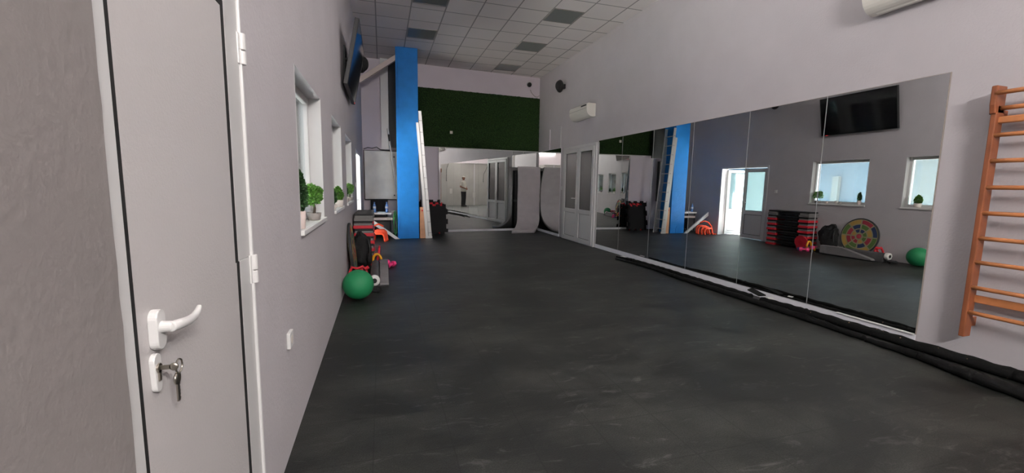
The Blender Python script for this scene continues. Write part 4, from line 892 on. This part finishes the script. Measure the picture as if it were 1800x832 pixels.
# ------------------------------------------------------------------ the person standing behind, seen only in the mirrors
def person(loc, rz):
    # built facing +y, feet at z=0, height 1.72
    root = bpy.data.objects.new('person', None); C.objects.link(root); root.location = loc; root.rotation_euler = (0, 0, rz)
    tag(root, 'person in a white cap, white T-shirt and dark trousers, hands together at the waist', 'person')
    MWP = Matrix.Translation(loc) @ Matrix.Rotation(rz, 4, 'Z')
    def fin(mb, name, m, vox, parent=root, smooth=2):
        bmesh.ops.transform(mb.bm, matrix=MWP, verts=mb.bm.verts[:])
        o = mb.build(name, m, parent, smooth=True)
        r = o.modifiers.new('remesh', 'REMESH'); r.mode = 'VOXEL'; r.voxel_size = vox; r.use_smooth_shade = True
        s_ = o.modifiers.new('smooth', 'SMOOTH'); s_.iterations = smooth; s_.factor = .5
        return o
    V = Vector
    sh = {-1: V((-.172, -.005, 1.385)), 1: V((.172, -.005, 1.385))}
    el = {-1: V((-.25, -.02, 1.12)), 1: V((.25, -.02, 1.12))}
    wr = {-1: V((-.055, .215, 1.005)), 1: V((.075, .205, 1.02))}
    hip = {-1: V((-.095, 0, .88)), 1: V((.095, 0, .88))}
    kn = {-1: V((-.10, .02, .48)), 1: V((.115, .03, .48))}
    an = {-1: V((-.105, -.02, .08)), 1: V((.13, .01, .08))}
    def loftz(mb, prof):
        rows = []
        for z, rx, ry, cy in prof: rows.append([V((rx*math.cos(2*PI*k/20), cy+ry*math.sin(2*PI*k/20), z)) for k in range(21)])
        mb.strip(rows)
        for rw, fl in ((rows[0], 1), (rows[-1], 0)):
            vs = [mb.bm.verts.new(p) for p in rw[:-1]]; mb.bm.faces.new(vs)
        bmesh.ops.remove_doubles(mb.bm, verts=mb.bm.verts[:], dist=1e-5)
    def arm(mb, s_, grow=0., upto=1.):
        mb.tube([sh[s_], sh[s_].lerp(el[s_], .5), el[s_]], [.054+grow, .050+grow, .042+grow], 14)
        mb.ball(sh[s_], .055+grow, 14, 10); mb.ball(el[s_], .043+grow, 12, 8)
        if upto >= 1: mb.tube([el[s_], el[s_].lerp(wr[s_], .4), wr[s_]], [.042, .041, .027], 14)
    def leg(mb, s_, g=0., to=1):
        mb.tube([hip[s_], hip[s_].lerp(kn[s_], .5), kn[s_]], [.092+g, .078+g, .058+g], 16); mb.ball(kn[s_], .058+g, 12, 8)
        mb.tube([kn[s_], kn[s_].lerp(an[s_], .35), an[s_]], [.056+g, .056+g, .038+g], 14)
    body = MB()
    loftz(body, [(.82, .13, .10, 0), (.92, .165, .115, 0), (1.02, .155, .115, .01), (1.12, .155, .115, .01), (1.25, .172, .112, 0), (1.36, .185, .098, -.005), (1.41, .17, .085, -.008), (1.45, .11, .07, -.01), (1.475, .058, .055, 0)])
    body.tube([(0, -.005, 1.42), (0, .005, 1.50), (0, .012, 1.54)], [.058, .052, .05], 14)
    # head: skull, jaw, nose, brow, ears, lips
    body.ball((0, .0, 1.635), .095, 22, 16, (.80, .98, .98)); body.ball((0, .025, 1.57), .062, 18, 12, (.88, 1, .95)); body.ball((0, .045, 1.545), .032, 12, 8, (1.1, .9, .7))
    body.tube([(0, .088, 1.635), (0, .103, 1.605), (0, .108, 1.595)], [.008, .013, .014], 8); body.ball((0, .083, 1.645), .03, 12, 8, (1.5, .5, .35)); body.ball((0, .083, 1.563), .017, 10, 6, (1.3, .5, .45))
    for s_ in (-1, 1):
        body.ball((s_*.077, -.005, 1.61), .026, 10, 8, (.35, .75, 1.15)); body.ball((s_*.031, .079, 1.624), .012, 8, 6)
        arm(body, s_); leg(body, s_)
        # hand: palm, four fingers, thumb, closed over each other at the waist
        inn = V((-s_, 0, 0)); w = wr[s_]; fwd = V((-s_*.80, .35, -.25)).normalized(); up = V((0, 0, 1)); side = fwd.cross(up).normalized()
        pc = w+fwd*.05; body.tube([w, w+fwd*.03, w+fwd*.085], [.026, .032, .030], 12)
        for q in range(4):
            lat = up.cross(V((0,0,0))) if False else (up*(.027-.018*q))
            ln = (.066, .075, .070, .055)[q]; b0 = w+fwd*.085+lat
            body.tube([b0, b0+fwd*ln*.45+side*s_*.006, b0+fwd*ln*.8+V((0, -.018, -.006)), b0+fwd*ln*.95+V((0, -.034, -.010))], [.0095, .009, .0082, .007], 8)
        th = w+fwd*.025+up*.026
        body.tube([th, th+up*.02+fwd*.02, th+up*.03+fwd*.05], [.012, .0105, .008], 8)
        body.tube([an[s_]+V((0, -.03, -.03)), an[s_]+V((0, .06, -.045)), an[s_]+V((.0, .15, -.055))], [.036, .034, .02], 10)
    fin(body, 'body', M_SKIN, .0075, smooth=2)
    sh_ = MB(); loftz(sh_, [(.845, .200, .150, .004), (.92, .196, .146, .008), (1.02, .186, .144, .016), (1.12, .182, .138, .014), (1.25, .192, .13, .004), (1.36, .205, .112, -.003), (1.41, .192, .098, -.008), (1.452, .125, .084, -.01), (1.485, .070, .066, 0)])
    for s_ in (-1, 1):
        e = sh[s_].lerp(el[s_], .78); sh_.tube([sh[s_], sh[s_].lerp(el[s_], .4), e], [.066, .067, .066], 16); sh_.ball(sh[s_], .064, 14, 10)
    fin(sh_, 't_shirt', M_SHIRT, .010, smooth=3)
    tr = MB(); loftz(tr, [(.80, .14, .112, 0), (.88, .178, .126, 0), (.95, .172, .122, .003)])
    for s_ in (-1, 1):
        tr.tube([hip[s_], hip[s_].lerp(kn[s_], .5), kn[s_]], [.103, .092, .076], 16); tr.ball(kn[s_], .075, 12, 8); tr.tube([kn[s_], kn[s_].lerp(an[s_], .5), an[s_]+V((0, 0, .0))], [.075, .072, .066], 16)
    fin(tr, 'trousers', M_TROU, .010, smooth=3)
    for s_ in (-1, 1):
        so = MB(); a = an[s_]; so.tube([a+V((0, -.075, -.035)), a+V((0, -.04, -.03)), a+V((0, .05, -.035)), a+V((s_*.01, .13, -.045)), a+V((s_*.012, .18, -.055))], [.030, .044, .045, .040, .022], 14)
        for v in so.bm.verts: v.co.z = max(v.co.z, .002)
        fin(so, 'shoe', M_SHOE, .009)
    cp = MB(); cp.ball((0, -.003, 1.655), .1, 24, 16, (.86, 1.06, .86)); 
    bmesh.ops.bisect_plane(cp.bm, geom=cp.bm.verts[:]+cp.bm.edges[:]+cp.bm.faces[:], plane_co=(0, 0, 1.658), plane_no=(0, -.12, 1), clear_inner=True)
    ed = [e for e in cp.bm.edges if e.is_boundary]; bmesh.ops.holes_fill(cp.bm, edges=ed)
    cp.prism([(.075*math.cos(PI*k/10), .05+.115*math.sin(PI*k/10), 1.664-.014*math.sin(PI*k/10)) for k in range(11)], (0, 0, .010))
    bmesh.ops.transform(cp.bm, matrix=MWP, verts=cp.bm.verts[:]); cp.build('cap', M_SHIRT, root)
    hr = MB(); hr.ball((0, -.012, 1.628), .097, 20, 14, (.83, .95, .9))
    bmesh.ops.bisect_plane(hr.bm, geom=hr.bm.verts[:]+hr.bm.edges[:]+hr.bm.faces[:], plane_co=(0, .0, 1.60), plane_no=(0, -.8, .6), clear_inner=True)
    bmesh.ops.holes_fill(hr.bm, edges=[e for e in hr.bm.edges if e.is_boundary]); bmesh.ops.transform(hr.bm, matrix=MWP, verts=hr.bm.verts[:]); hr.build('hair', M_BARK, root)
person((1.763, -1.25, 0), math.radians(34))

# ------------------------------------------------------------------ light, world, camera
w = bpy.data.worlds.new('daylight'); sc.world = w; w.use_nodes = True
bg = w.node_tree.nodes['Background']; bg.inputs['Color'].default_value = (.72, .87, 1., 1); bg.inputs['Strength'].default_value = 4.5

sun = bpy.data.lights.new('sun', 'SUN'); so = bpy.data.objects.new('sun', sun); C.objects.link(so); sun.energy = 200; sun.angle = .01; sun.color = (1., .96, .90)
so.rotation_euler = Vector((-.04, -math.cos(math.radians(52)), -math.sin(math.radians(52)))).to_track_quat('-Z', 'Y').to_euler()
cam = bpy.data.cameras.new('camera'); co = bpy.data.objects.new('camera', cam); C.objects.link(co)
cam.sensor_width = 36; cam.lens = 745.247*36/1800; cam.clip_start = .02; cam.clip_end = 200
rt = Vector((.956, -.292, .017)); 
ps, th, ro = [math.radians(v) for v in (17.099, 6.888, .986)]
fw = Vector((math.sin(ps)*math.cos(th), math.cos(ps)*math.cos(th), -math.sin(th))); r0 = Vector((math.cos(ps), -math.sin(ps), 0)); u0 = r0.cross(fw)
rt = r0*math.cos(ro)+u0*math.sin(ro); up = -r0*math.sin(ro)+u0*math.cos(ro)
mw = Matrix((rt, up, -fw)).transposed().to_4x4(); mw.translation = Vector((0, 0, 1.25)); co.matrix_world = mw
sc.camera = co
sc.view_settings.view_transform = 'Standard'; sc.view_settings.look = 'None'; sc.view_settings.gamma = 1; sc.view_settings.use_curve_mapping = False
sc.view_settings.exposure = .2
